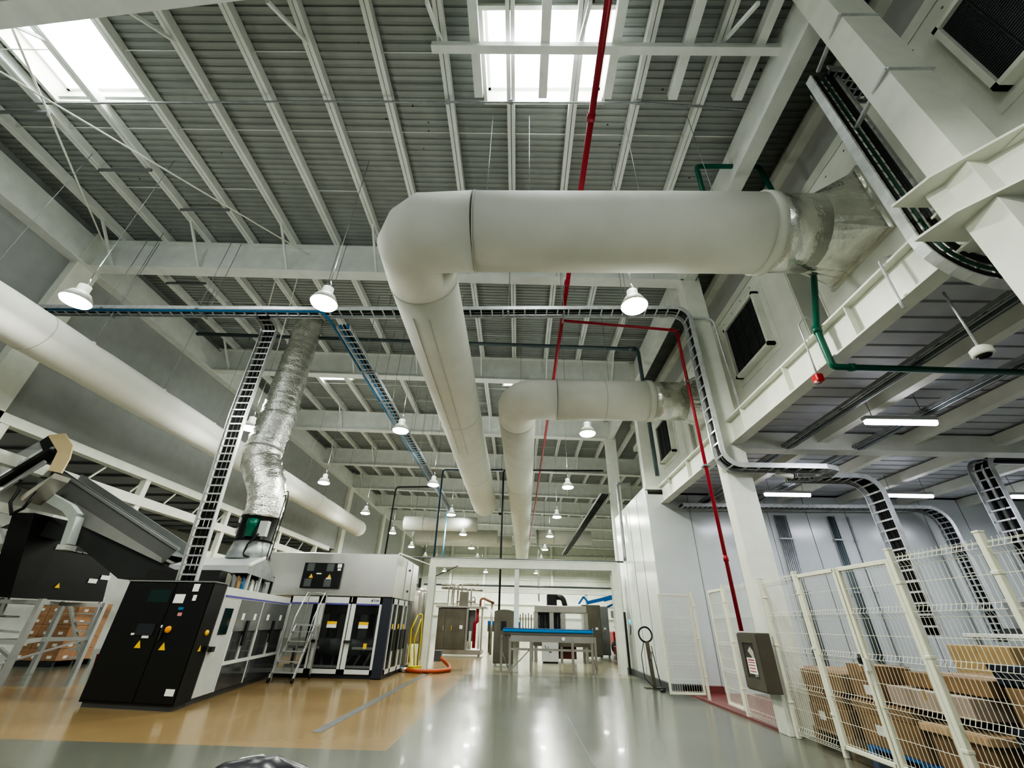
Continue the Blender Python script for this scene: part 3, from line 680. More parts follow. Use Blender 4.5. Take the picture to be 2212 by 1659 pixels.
# conduits and ladders on the white wall
for i, (X, w_) in enumerate(((7.25, .32), (8.75, .22), (9.3, .05))):
    mb = MB(); n = max(1, int(w_/.045))
    for k in range(n): mb.tube([(X+k*.05, 12.24, 0), (X+k*.05, 12.24, 4.15)], .019, 6)
    rr = E('conduit_bundle', ['bundle of grey conduits on the white wall, left one', 'dark conduit bundle on the white wall, middle one', 'single shiny conduit on the white wall'][i], 'conduit', (X, 12.24, .3))
    mk('tubes', mb, [GALVD, PIPE, GALV][i], rr)
    mks('strap', [box(X-.05, X+n*.05, 12.2, 12.22, zq, zq+.04) for zq in (2.2, 3.5)], GALVD, rr)
for i, (X, y0, y1) in enumerate(((5.2, -2, 12), (6.55, -2, 12))):
    ladder('cable_ladder', ['dark conduit rack running under the mezzanine, nearer the edge beam', 'second conduit rack running under the mezzanine'][i],
           [(X, y0, 4.42), (X, (y0+y1)/2, 4.42), (X, y1, 4.42)], [X1]*3, .22, rung=.6, rail_h=.05, cables=4, cmat=[GALVD, PIPE], railm=GALVD)

# ================================================================ FENCE
ZB = (1.5, 1.05, .62, .1)
def wires(p, q, z0, z1, nrm, bends=ZB, step=.05, spikes=True):
    """welded wire panel between two points: uprights with V folds and level wires"""
    p, q = Vector(p), Vector(q); d = q-p; L = d.length; d.normalize(); nrm = Vector(nrm); mb = MB(); r = .0021
    prof = [(z0, 0)]
    for zc in sorted(bends): prof += [(zc-.05, 0), (zc, .03), (zc+.05, 0)]
    prof.append((z1, 0))
    prof = [a for a in prof if z0 <= a[0] <= z1]
    n = int(L/step)
    for i in range(1, n):
        c_ = p+d*(L*i/n)
        for a, b in zip(prof[:-1], prof[1:]):
            mb.bar(c_+Vector((0, 0, a[0]))+nrm*a[1], c_+Vector((0, 0, b[0]))+nrm*b[1], r*2, r*2, d)
    zs = [(z0+.02, 0), (z1-.04, 0)]
    for zc in bends: zs += [(zc-.05, 0), (zc+.05, 0), (zc, .03)]
    for zc in (1.28, .83, .36, 1.76): zs.append((zc, 0))
    for z, o in zs:
        if z0 <= z <= z1: mb.bar(p+Vector((0, 0, z))+nrm*o, q+Vector((0, 0, z))+nrm*o, r*2.4, r*2.4)
    return mb
def post(mb, x, y, h=2.06, w_=.055):
    mb.bx(x-w_/2, x+w_/2, y-w_/2, y+w_/2, 0, h).bx(x-w_*.58, x+w_*.58, y-w_*.58, y+w_*.58, h-.02, h)
    for z in (.4, 1.1, 1.75): mb.bx(x-w_*.62, x+w_*.62, y-w_*.62, y+w_*.62, z, z+.03)
    return mb
NX = (-1, 0, 0)
FX = 3.97
posts = [(FX+.1, 11.0), (FX, 9.05), (FX, 7.6), (FX, 6.62), (FX+.02, 4.86), (FX+.04, 3.86), (FX+.06, 2.6)]
PL = ['where the open gate leaf hangs, near the white wall', 'beside the red floor, holding the narrow gate leaf', 'hard against the white column', 'left of the double gate', 'right of the double gate',
      'with a clamp near the right edge of the picture', 'nearest the front']
PL[5] = 'next right of the double gate, with a clamp'
for i, (x_, y_) in enumerate(posts[:6]):
    T('fence_post', post(MB(), x_, y_, 2.1 if i > 3 else 2.05), FENCE, 'cream fence post '+PL[i], 'post', 'cream fence posts', .006)
FPL = ['wire fence panel between the narrow gate leaf and the column', 'wire fence panel between the column and the double gate', 'wire fence panel right of the double gate', 'wire fence panel at the right edge']
for i, (a, b) in enumerate((((FX, 8.98), (FX, 8.05)), ((FX, 7.55), (FX, 6.67)), ((FX+.02, 4.8), (FX+.04, 3.9)), ((FX+.04, 3.82), (FX+.06, 2.4)))):
    T('wire_fence', wires((*a, 0), (*b, 0), .05, 2.04, NX, ZB+(1.96,)), FENCE, 'cream '+FPL[i], 'fence panel', 'cream wire fence panels')
def leaf(label, p, q, nrm, h=2.0, mid=None, zlow=.09):
    p, q = Vector((*p, 0)), Vector((*q, 0)); rr = E('gate_leaf', label, 'gate', (p+q)/2)
    w_ = .045; d = (q-p).normalized()
    up = Vector((0, 0, 1))
    for c_ in (p, q): mk('stile', MB().bar(c_+up*zlow, c_+up*h, w_, w_, d), FENCE, rr, .005)
    for z in (zlow+.02, h-.02): mk('rail', MB().bar(p+up*z, q+up*z, w_, w_), FENCE, rr, .005)
    mk('wire_mesh', wires(p, q, zlow, h-.02, nrm), FENCE, rr)
    return rr
leaf('open cream wire gate leaf standing across the aisle by the white wall', (3.28, 11.0), (4.0, 11.02), (0, -1, 0))
leaf('narrow cream wire gate leaf beside the red floor', (FX+.03, 9.82), (FX, 9.12), NX)
g1 = leaf('left leaf of the closed double gate in the cream fence', (FX, 6.57), (FX, 5.77), NX, 2.0)
g2 = leaf('right leaf of the closed double gate in the cream fence', (FX, 5.70), (FX+.02, 4.92), NX, 2.0)
mk('latch', MB().bx(FX-.06, FX-.02, 5.68, 5.8, .98, 1.02).bx(FX-.05, FX-.03, 5.71, 5.73, .8, .93).bx(FX-.07, FX-.02, 5.66, 5.7, .94, 1.06), W, g1)
mk('padlock', MB().bx(FX-.08, FX-.05, 5.71, 5.76, 1.0, 1.06).tube([(FX-.065, 5.72, 1.06), (FX-.065, 5.72, 1.09), (FX-.065, 5.75, 1.09), (FX-.065, 5.75, 1.06)], .006, 6), BLK, g1)

# ================================================================ STORE BEHIND THE FENCE
def pallet(label, x0, x1, y0, y1, mt=WOOD, z=0):
    rr = E('pallet', label, 'pallet', ((x0+x1)/2, (y0+y1)/2, z))
    mb = MB(); n = 6
    for i in range(n):
        a = x0+(x1-x0)*i/n; mb.bx(a, a+(x1-x0)/n*.75, y0, y1, z+.12, z+.14)
    mk('deck_boards', mb, mt, rr)
    for yy in (y0, (y0+y1)/2-.04, y1-.08): mk('bearer', box(x0, x1, yy, yy+.08, z, z+.12), mt, rr)
def carton(label, x0, x1, y0, y1, z0, z1, mt=CARD, tape=True, lab=None, rz=0, group=None, cat='box'):
    rr = E('carton', label, cat, ((x0+x1)/2, (y0+y1)/2, z0), group)
    mk('body', box(x0, x1, y0, y1, z0, z1), mt, rr, .008)
    xm = (x0+x1)/2; ym = (y0+y1)/2
    if tape: mk('tape', box(x0-.001, x1+.001, ym-.025, ym+.025, z1, z1+.001).bx(x0-.001, x0, ym-.025, ym+.025, z1-.08, z1), mat_tape, rr)
    if lab: mk('paper_label', box(x0-.002, x0, lab[0], lab[0]+.13, z0+lab[1], z0+lab[1]+.1), TAPE, rr)
    if rz: rr.rotation_euler.z = rz
    return rr
mat_tape = mat('brown_tape', (.36, .25, .13), .35)
pallet('blue plastic pallet under the cartons behind the double gate', 4.25, 5.5, 5.0, 6.6, BLU)
pallet('wooden pallet under the cartons behind the white column', 4.25, 5.6, 6.9, 8.4)
pallet('wooden pallet at the right behind the fence', 4.3, 5.6, 3.0, 4.7)
carton('large cardboard box low on the pallet behind the fence panel', 4.3, 5.5, 6.9, 8.3, .14, .42, lab=(7.4, .1))
carton('wide cardboard box in the middle of the left stack', 4.32, 5.5, 6.95, 8.25, .42, .62, CARD2)
carton('long cardboard box on top of the left stack, next to the column', 4.3, 5.55, 6.8, 8.35, .62, .82)
carton('big cardboard box standing low behind the left gate leaf', 4.3, 5.4, 5.75, 6.7, .14, .45, CARD, lab=(6.3, .12))
carton('brown flat box pressed on the low box behind the left gate leaf', 4.3, 5.45, 5.8, 6.75, .45, .58, CARD2)
carton('plastic-wrapped carton row at eye level behind the double gate', 4.35, 5.3, 5.05, 6.1, .60, .78, mat('wrapped_card', (.42, .33, .27), .35))
carton('cardboard box with a white label, upright behind the left gate leaf', 4.32, 4.75, 6.15, 6.65, .60, .96, CARD2, lab=(6.3, .05))
carton('cardboard box low behind the right gate leaf', 4.35, 5.4, 5.0, 5.7, .14, .42, CARD2)
carton('pale cardboard lid sagging over the low box behind the right gate leaf', 4.28, 5.2, 4.95, 5.72, .43, .50, mat('pale_card', (.52, .34, .20), .8))
carton('cardboard box row on top behind the right gate leaf', 4.5, 5.4, 4.95, 5.95, .79, .93, CARD)
carton('cardboard box with a red strip right of the gate post', 4.45, 5.1, 4.1, 4.75, .60, .90, CARD, lab=(4.3, .16))
mk('red_strip', box(4.445, 4.45, 4.52, 4.54, .60, .9), RED, bpy.data.objects['carton.010'])
carton('plain cardboard box under the open one at the far right of the store', 5.6, 6.3, 5.72, 6.5, 0, .78, CARD2)
carton('open cardboard box with flaps up at the top right of the store', 5.6, 6.3, 5.7, 6.5, .78, 1.2, mat('tan_card', (.45, .32, .16), .8))
carton('tan cardboard box at the lower right behind the fence panel', 4.4, 5.2, 3.5, 4.0, .14, .62, CARD)
carton('flat cardboard sheet box at the foot of the right stack', 4.35, 5.3, 4.05, 4.75, .14, .30, CARD2)
def crate(label, x0, x1, y0, y1, z0, z1, mt):
    rr = E('plastic_crate', label, 'crate', ((x0+x1)/2, (y0+y1)/2, z0)); t = .03
    mb = MB()
    for a in ((x0, x0+t, y0, y1), (x1-t, x1, y0, y1), (x0, x1, y0, y0+t), (x0, x1, y1-t, y1)): mb.bx(*a, z0, z1-.03)
    mb.bx(x0, x1, y0, y1, z0, z0+t); mk('body', mb, mt, rr, .01)
    mb = MB()
    for a in ((x0-.015, x0+t, y0-.015, y1+.015), (x1-t, x1+.015, y0-.015, y1+.015), (x0, x1, y0-.015, y0+t), (x0, x1, y1-t, y1+.015)): mb.bx(*a, z1-.04, z1)
    mk('rim', mb, mt, rr)
    mb = MB(); n = 8
    for i in range(1, n):
        yy = y0+(y1-y0)*i/n; mb.bx(x0-.01, x0, yy-.008, yy+.008, z0+.02, z1-.05)
    mk('ribs', mb, mt, rr)
NAVY = mat('navy_plastic', (.02, .025, .05), .4)
crate('dark navy crate in the right stack, lower one', 4.4, 5.1, 4.1, 4.8, .30, .60, NAVY)
crate('dark navy crate upper one, on the right stack', 4.5, 5.3, 4.25, 4.85, .90, 1.07, NAVY)
crate('big black tub behind the fence at the right', 5.6, 6.5, 4.4, 5.4, .0, 1.1, BLK2)
crate('bright blue crate on the tan box at the right edge', 4.45, 5.15, 3.4, 4.0, .62, .98, mat('crate_blue', (.01, .10, .40), .4))
pallet('white plastic pallet lying on the far side of the store', 6.2, 7.4, 5.0, 6.2, LG)
tb_ = E('work_table', 'long white covered table in the store behind the cartons', 'table', (9.2, 7.6, 0))
mk('tabletop', box(7.4, 11.0, 7.0, 8.2, 1.28, 1.34), W, tb_, .01)
for a in ((7.5, 7.1), (10.9, 7.1), (7.5, 8.1), (10.9, 8.1)): mk('leg', box(a[0]-.04, a[0]+.04, a[1]-.04, a[1]+.04, 0, 1.28), GALV, tb_)
mk('wrap', box(7.38, 11.02, 6.98, 7.0, 1.1, 1.3), CLEAR, tb_)
md = E('grey_machine_cover', 'dark grey covered machine on the table at the right behind the fence', 'machine', (9.4, 7.6, 1.34))
mk('cover', box(8.2, 10.6, 7.1, 8.1, 1.34, 1.85), MG, md, .04)
mk('base_rail', box(8.0, 10.8, 7.05, 8.15, 1.34, 1.42), BLK2, md)
# ================================================================ BOTTLE MACHINE ON THE LEFT
O = Vector((-5.35, 8.1, 0)); U = Vector((-.184, .983, 0)); Vv = Vector((-.993, .117, 0))
def P(s, t, z): return O+Vv*s+U*t+Vector((0, 0, z))
def blk(mb, s0, s1, t0, t1, z0, z1):
    return mb.hexa([P(s1, t0, z0), P(s0, t0, z0), P(s0, t1, z0), P(s1, t1, z0), P(s1, t0, z1), P(s0, t0, z1), P(s0, t1, z1), P(s1, t1, z1)])
def B(s0, s1, t0, t1, z0, z1): return blk(MB(), s0, s1, t0, t1, z0, z1)
ec = E('electrical_cabinet', 'tall black electrical cabinet with yellow warning triangles at the front of the machine', 'cabinet', P(.85, .3, 0))
mk('body', B(0, 1.71, .015, .55, .07, 1.83), BLK, ec)
mk('plinth', B(.06, 1.66, .05, .52, 0, .07), DG, ec)
mk('top_trim', B(-.02, 1.73, -.01, .56, 1.83, 1.85), MG, ec)
def front(u, v, w_, h_, d=.004): # patch on the cabinet front, fractions from its upper left corner
    s = 1.71*(1-u); z = 1.83-1.76*v
    return B(s-w_/2, s+w_/2, -d, .012, z-h_/2, z+h_/2)
for a, b in ((.02, .72), (.74, 1.69)):
    dr = mk('door', B(a, b, 0, .014, .1, 1.81), BLK, ec, .004)
    if a < .1:
        mk('handle', B(.66, .69, -.03, 0, .95, 1.15), BLK2, dr)
mk('vent_grille', front(.42, .13, .42, .2).add([], []), mat('teal_vent', (.004, .025, .022), .5), ec)
mk('display_panel', front(.41, .42, .34, .17, .012), mat('panel_grey', (.03, .035, .04), .3), ec)
for u_, v_, w_, h_ in ((.81, .05, .12, .12), (.66, .15, .2, .14), (.83, .14, .07, .09), (.29, .46, .07, .03), (.44, .48, .13, .04), (.92, .9, .16, .09), (.58, .39, .03, .04)):
    mk('sticker', front(u_, v_, w_, h_), TAPE, ec)
mk('sticker', front(.72, .235, .1, .04), BLUP, ec, label='blue oval sticker'); mk('sticker', front(.73, .285, .08, .05), mat('pink', (.6, .25, .25), .5), ec, label='pink sticker')
def tri(c_, ex, ez, r_): 
    ex = Vector(ex).normalized(); ez = Vector(ez); n_ = ex.cross(ez)
    return MB().prism([c_-ex*r_-ez*r_*.8, c_+ex*r_-ez*r_*.8, c_+ez*r_], n_*.004)
for u_, v_ in ((.40, .545), (.675, .555)):
    mk('warning_triangle', tri(P(1.71*(1-u_), -.002, 1.83-1.76*v_), -Vv, (0, 0, 1), .062), YEL, ec)
s_ = 1.71*(1-.67); mk('rotary_switch', MB().lathe([(.055, 0), (.05, -.03), (.02, -.035), (.0, -.035)], P(s_, 0, 1.83-1.76*.415), 18, 'y'), mat('switch_orange', (.75, .30, .01), .4), ec)
mk('rotary_switch', MB().lathe([(.045, 0), (.04, .03), (.0, .032)], P(-.0, .3, 1.06), 14, 'x'), YEL, ec)
mk('warning_triangle', tri(P(-.004, .25, .83), U, (0, 0, 1), .05), YEL, ec)
mk('side_latch', B(-.06, 0, .42, .5, .78, .86), BLK2, ec)
# oven module with doors
ov = E('oven_module', 'long grey oven cabinet with glossy doors behind the black electrical cabinet', 'machine', P(.8, 2.7, 0))
mk('body', B(.04, 1.7, .57, 4.86, .1, 1.62), MG, ov)
mk('plinth', B(.08, 1.66, .57, 4.86, 0, .1), DG, ov)
mk('top_band', B(-.005, 1.7, .57, 4.86, 1.62, 1.8), DOORW, ov)
mk('violet_stripe', B(-.008, 0, .6, 4.85, 1.63, 1.665), VIO, ov)
UPG = mat('door_grey_gloss', (.17, .178, .175), .14); LOG = mat('door_dark_gloss', (.06, .063, .065), .08)
dd = mk('door', B(.0, .04, .58, 1.38, .1, 1.62), LG, ov)
mk('control_screen', B(-.012, 0, .78, 1.16, 1.02, 1.45), mat('screen_dark', (.01, .03, .03), .1), dd)
for i, (t0_, t1_) in enumerate(((1.42, 2.78), (2.84, 4.82))):
    dd = mk('door', B(.0, .04, t0_, t1_, 1.06, 1.62), UPG, ov)
    dl = mk('lower_panel', B(.0, .04, t0_, t1_, .1, .5), LOG, ov)
    tm = (t0_+t1_)/2
    for a, b in ((t0_+.06, tm-.05), (tm+.05, t1_-.06)):
        mk('window', B(.02, .04, a, b, .57, 1.05), LOG, ov)
    mk('window_frame', B(-.004, .03, t0_, t1_, .5, .56).bx(0, 0, 0, 0, 0, 0) if False else blk(blk(B(-.004, .03, t0_, t1_, .5, .56), -.004, .03, tm-.04, tm+.04, .56, .98), -.004, .03, t0_, t0_+.05, .56, 1.06), DOORW, ov)
    mk('stile', B(-.01, .03, t1_-.01, t1_+.04, .1, 1.62), DOORW, ov)
    hd = mk('handle', B(-.05, 0, tm-.06, tm+.06, .8, 1.25), BLK2, dd)
    for tq in (t0_+(t1_-t0_)*.22, t0_+(t1_-t0_)*.72):
        mk('sticker', B(-.004, 0, tq, tq+.14+.03*i, 1.26, 1.38), TAPE, dd)
mk('stile', B(-.01, .03, 1.37, 1.42, .1, 1.62), DOORW, ov)
mk('side_latch', B(-.07, 0, .62, .74, .76, .84), BLK2, ov)
# hood over the oven on four posts
ho = E('exhaust_hood', 'silver hip-shaped exhaust hood on posts above the oven cabinet', 'hood', P(.8, 2.4, 1.8))
hs0, hs1 = .1, 2.0; t0_, tp, t1_ = 1.5, 2.3, 3.35
mb = MB()
mb.add([P(hs0, t0_, 2.12), P(hs1, t0_, 2.12), P(hs0, t0_, 2.27), P(hs1, t0_, 2.27), P(hs0, tp, 2.52), P(hs1, tp, 2.52), P(hs0, t1_, 2.15), P(hs1, t1_, 2.15), P(hs0, t1_, 2.08), P(hs1, t1_, 2.08)],
       [(0, 2, 3, 1), (2, 4, 5, 3), (4, 6, 7, 5), (6, 8, 9, 7), (1, 3, 5, 7, 9)])
mk('sheet', mb, mat('hood_steel', (.72, .73, .74), .3, .5, .06, 2), ho)
mk('underside', MB().add([P(hs0+.01, t0_+.01, 2.125), P(hs1, t0_+.01, 2.125), P(hs1, t1_, 2.1), P(hs0+.01, t1_, 2.1)], [(0, 1, 2, 3)]), DRK, ho)  # dark sheet across the open hood, standing in for its inner shade
mk('gable', MB().add([P(hs0, t0_, 2.12), P(hs0, t0_, 2.27), P(hs0, tp, 2.52), P(hs0, t1_, 2.15), P(hs0, t1_, 2.08)], [(0, 1, 2, 3, 4)]), GALVD, ho)
mk('edge_trim', MB().bar(P(hs0, t0_, 2.27), P(hs0, tp, 2.52), .05, .05), W, ho)
for t_ in (1.75, 2.45, 3.3): mk('post', MB().bar(P(hs0+.03, t_, 1.8), P(hs0+.03, t_, 2.2), .05, .05), LG if t_ < 3 else BLK2, ho)
for t_ in (1.75, 3.3): mk('post', MB().bar(P(hs1-.05, t_, 1.8), P(hs1-.05, t_, 2.2), .05, .05), BLK2, ho)
li = E('oven_lamp_rack', 'dark slatted racks standing under the exhaust hood', 'machine part', P(.8, 2.2, 1.8))
mk('shade_backing', B(.34, 1.95, .75, 3.3, 1.8, 2.1), DRK, li)  # near-black block painted in for the shade under the hood
for k in range(9):
    t_ = .95+.26*k; mk('slat', MB().bar(P(.2, t_, 1.8), P(.24, t_+.06, 2.04), .03, .16, U), [SSD, DG, CARD, BLUP, DG, CREAM, CREAM, DG, MG][k], li)
# fan and foil flue
fc = Vector((-6.52, 10.8, 2.5))
fa = E('exhaust_fan', 'black round exhaust fan with a green motor on the hood', 'fan', fc)
mk('base_cone', MB().lathe([(.5, 0), (.46, .2), (.41, .42)], fc, 24), GALVD, fa)
mk('housing', MB().lathe([(.44, .42), (.42, .45), (.42, .97), (.44, 1.0)], fc, 28), BLK, fa)
mo = mk('motor', MB().lathe([(.0, -.1), (.1, -.1), (.1, .12), (.12, .14), (.12, .3), (.0, .3)], fc+Vector((.1, -.45, .58)), 14), GREEN_M, fa)
mk('junction_box', MB().bar(fc+Vector((.36, -.35, .5)), fc+Vector((.36, -.35, .85)), .2, .12), LG, fa)
mk('power_lead', tube(arcp([fc+Vector((.32, -.43, .55)), fc+Vector((.15, -.46, .3)), fc+Vector((.1, -.45, .05)), fc+Vector((.3, -.5, .02))], .1), .02, 6), BLK, fa)
for a, b in ((-.28, .8), (-.3, .55)): mk('label_plate', box(fc.x+a, fc.x+a+.03, fc.y-.40, fc.y-.33, fc.z+b, fc.z+b+.12), TAPE, fa)
ff = E('foil_flue', 'tall crinkled silver foil flue rising from the fan to the roof', 'flue', fc+Vector((0, 0, 1)))
ctr = [(-6.5, 10.8, 3.502), (-6.5, 10.78, 3.9), (-6.62, 10.75, 4.35), (-6.95, 10.75, 4.95), (-7.0, 10.78, 5.5), (-6.93, 10.8, 6.3), (-6.95, 10.82, 7.6), (-6.95, 10.85, 8.9), (-6.95, 10.85, 9.9)]
fp = []; fr_ = []
ctr = [Vector(p) for p in ctr]; rr_ = [.44, .44, .45, .47, .47, .46, .43, .40, .40]
for i in range(len(ctr)-1):          # smooth curve through the centre points
    p0, p1, p2, p3 = ctr[max(i-1, 0)], ctr[i], ctr[i+1], ctr[min(i+2, len(ctr)-1)]
    n_ = max(2, int((p2-p1).length/.065))
    for k in range(n_):
        t = k/n_
        fp.append(.5*((2*p1)+(p2-p0)*t+(2*p0-5*p1+4*p2-p3)*t*t+(3*p1-p0-3*p2+p3)*t**3))
        fr_.append(rr_[i]*(1-t)+rr_[i+1]*t+random.uniform(-.013, .013))
fm = MB().tube(fp, fr_, 26)
for p in fm.v: p += Vector((random.uniform(-.016, .016), random.uniform(-.016, .016), 0))
mk('sleeve', fm, mat('flue_foil', (.80, .80, .76), .24, .95, .1, 6, .9, 22), ff)
mks('band', [tube([(-6.93, 10.8, 6.3), (-6.93, 10.8, 6.34)], .472, 26), tube([(-6.99, 10.77, 5.3), (-6.99, 10.77, 5.34)], .482, 26)], ALU, ff)
mks('loose_cable', [tube(arcp([(-6.0, 10.6, 4.1), (-5.9, 10.6, 4.15), (-5.86, 10.6, 3.9), (-5.9, 10.6, 2.5)], .05), .012, 6), tube(arcp([(-6.0, 10.6, 4.0), (-5.95, 10.6, 4.05), (-5.93, 10.6, 3.9), (-5.97, 10.6, 2.5)], .05), .012, 6)], BLK, ff)
# blow moulding wheel module
bw = E('moulding_module', 'square glazed moulding machine with yellow door stickers, right of the oven cabinet', 'machine', (-4.95, 15, 0))
mk('plinth', box(-6.3, -3.5, 13.06, 16.1, 0, .11), BLK2, bw)
mk('corner_post', box(-3.74, -3.47, 13.0, 13.12, .02, 1.86), mat('navy_post', (.03, .035, .05), .35), bw)
mk('rear_block', box(-6.3, -3.6, 14.9, 16.1, .1, 1.86), DG, bw)
mk('header', box(-6.3, -3.74, 13.0, 13.1, 1.74, 1.86), DOORW, bw)
for a_, b_ in ((-6.28, -5.5), (-5.3, -4.66), (-4.45, -3.8)): mk('violet_stripe', box(a_, b_, 12.98, 12.986, 1.67, 1.71), VIO, bw)
for i, (x0, x1) in enumerate(((-6.3, -5.45), (-5.43, -4.6), (-4.57, -3.74))):
    fr = MB()
    for a in ((x0, x0+(.06 if i == 0 else .12), .1, 1.86), (x1-.06, x1, .1, 1.86), (x0, x1, .1, .2), (x0, x1, 1.7, 1.86)): fr.bx(a[0], a[1], 12.985, 13.03, a[2], a[3])
    d_ = mk('door', fr, DOORW, bw)
    mk('window', box(x0+.06, x1-.06, 13.0, 13.01, .2, 1.7), GLASS, d_)
    if i: 
        xm = x0+.42
        mk('sticker', box(xm-.13, xm+.13, 12.975, 12.985, 1.12, 1.2), TAPE, d_); mk('sticker', box(xm-.13, xm+.13, 12.974, 12.985, 1.2, 1.27), YEL, d_, label='yellow half of the door sticker')
        mk('handle', MB().bx(x0-.02, x0+.16, 12.93, 12.985, .78, .84), BLK2, d_)
mk('light_switch', box(-4.06, -3.97, 12.97, 12.985, .66, .78), YEL, bw)
lg = mk('logo', MB().prism([(-4.06, 12.982, 1.765), (-4.0, 12.982, 1.765), (-4.0, 12.982, 1.83)], (0, .003, 0)), mat('logo_ink', (.03, .03, .1), .4), bw)
text('Sidel', .085, mat('logo_navy', (.03, .03, .12), .4), bw, (-3.98, 12.98, 1.768), (1, 0, 0), (0, 0, 1))
for i, (y0, y1) in enumerate(((13.12, 13.65), (13.65, 14.4), (14.4, 14.9))):
    fr = MB()
    for a in ((y0, y0+.05, .1, 1.86), (y1-.05, y1, .1, 1.86), (y0, y1, .1, .2), (y0, y1, 1.72, 1.86)): fr.bx(-3.5, -3.455, *a)
    d_ = mk('door', fr, DOORW, bw, label='side door')
    mk('window', box(-3.49, -3.48, y0+.05, y1-.05, .2, 1.72), GLASS, d_)
    mk('sticker', box(-3.47, -3.462, (y0+y1)/2-.06, (y0+y1)/2+.08, 1.12, 1.24), YEL, d_)
    mk('handle', box(-3.455, -3.41, y1-.08, y1-.05, .6, 1.1), BLK2, d_)
inn = MB(); random.seed(3)
inn.bx(-6.25, -3.6, 14.4, 14.45, .11, 1.74)
mk('inner_wall', inn, BLK2, bw)
whl = mk('mould_wheel', MB().lathe([(.55, .35), (1.05, .4), (1.05, .75), (.6, .8), (.6, 1.35), (1.0, 1.4), (1.0, 1.6), (.3, 1.62)], (-4.9, 14.25, .1), 28), DG, bw)
for k in range(11):
    a = 2*PI*k/11+.2; c_ = Vector((-4.9+.98*math.cos(a), 14.2+.98*math.sin(a)*.85, .8)); mk('mould', MB().bx(c_.x-.1, c_.x+.1, c_.y-.06, c_.y+.06, .75, 1.45), [MG, SS, DG][k % 3], whl)
for k in range(9): mk('strut', MB().bar((-6.1+.28*k, 13.5, .2), (-6.0+.28*k+random.uniform(-.2, .2), 13.5, random.uniform(.5, .75)), .05, .05), MG, bw)
mks('inner_rail', [box(-6.2, -3.7, 13.3, 13.34, zq, zq+.06) for zq in (.2, .62)], LG, bw)
area((-4.9, 13.5, 1.7), .5, 7, (0, 0, 0), (.95, 1, 1))  # fill light added inside the machine to brighten its interior
ub = E('brushed_steel_hood_box', 'big brushed steel box on top of the glazed moulding machine', 'machine hood', (-5.5, 14.5, 1.88))
BR = mat('brushed_sheet', (.62, .61, .58), .3, .85, .06, 1.2)
mk('casing', box(-7.42, -3.48, 13.0, 15.9, 1.88, 3.0), BR, ub, .015)
mks('side_seam', [box(-3.482, -3.472, yq, yq+.02, 1.9, 2.98) for yq in (14.17, 15.0)], MG, ub)
mks('side_knob', [box(-3.48, -3.45, 14.6, 14.66, zq, zq+.06) for zq in (2.1, 2.7)], BLK2, ub)
bp = mk('black_panel', box(-6.12, -5.02, 12.93, 13.0, 2.06, 2.72), BLK, ub, .008)
for X in (-5.92, -5.36): mk('plate', box(X-.1, X+.1, 12.925, 12.93, 2.5, 2.7), DG, bp); mk('plate', box(X-.1, X+.1, 12.925, 12.93, 2.1, 2.3), DG, bp)
for X in (-5.86, -5.34): mk('warning_triangle', tri(Vector((X, 12.928, 2.37)), (1, 0, 0), (0, 0, 1), .06), YEL, bp)
for a in ((-5.72, -5.58, 2.42, 2.45), (-5.42, -5.28, 2.3, 2.33), (-5.16, -5.04, 2.6, 2.7), (-5.14, -5.05, 2.52, 2.58)): mk('sticker', box(a[0], a[1], 12.924, 12.93, a[2], a[3]), TAPE, bp)
pipe('handrail', 'thin white rail along the top of the brushed steel box', [(-3.9, 14.6, 3.0), (-3.9, 14.6, 3.25), (-3.2, 16.2, 3.1), (-2.9, 16.2, 3.1)], .02, W, 'rail', .05)
# mobile platform ladder
ml = E('platform_ladder', 'small aluminium platform step ladder on castors in front of the machine doors', 'ladder', (-5.5, 12.2, 0))
for X, x2 in ((-5.78, -5.74), (-5.22, -5.26)):
    mk('stringer', MB().bar((X, 11.85, .08), (x2, 12.5, 1.18), .03, .07), ALU, ml)
    mk('handrail', tube(arcp([(x2, 12.15, .6), (x2, 12.32, 1.35), (x2, 12.72, 1.95), (x2, 12.85, 1.92), (x2, 12.85, 1.15)], .06), .016, 8), ALU, ml)
    mk('rear_leg', MB().bar((x2, 12.86, .06), (x2, 12.78, 1.15), .03, .05), ALU, ml)
    mk('castor', MB().lathe([(.05, -.02), (.05, .02)], (X, 11.83, .05), 14, 'x'), RUB, ml)
    mk('castor', MB().lathe([(.05, -.02), (.05, .02)], (x2, 12.86, .05), 14, 'x'), RUB, ml)
for k in range(5):
    f_ = (k+.5)/5.3; mk('tread', box(-5.77, -5.23, 11.85+.65*f_-.06, 11.85+.65*f_+.09, .08+1.1*f_, .1+1.1*f_), ALU, ml)
mk('platform', box(-5.76, -5.24, 12.45, 12.85, 1.15, 1.19), ALU, ml)
mk('guard_rail', tube(arcp([(-5.74, 12.85, 1.92), (-5.5, 12.87, 1.94), (-5.26, 12.85, 1.92)], .05), .014, 8), ALU, ml)

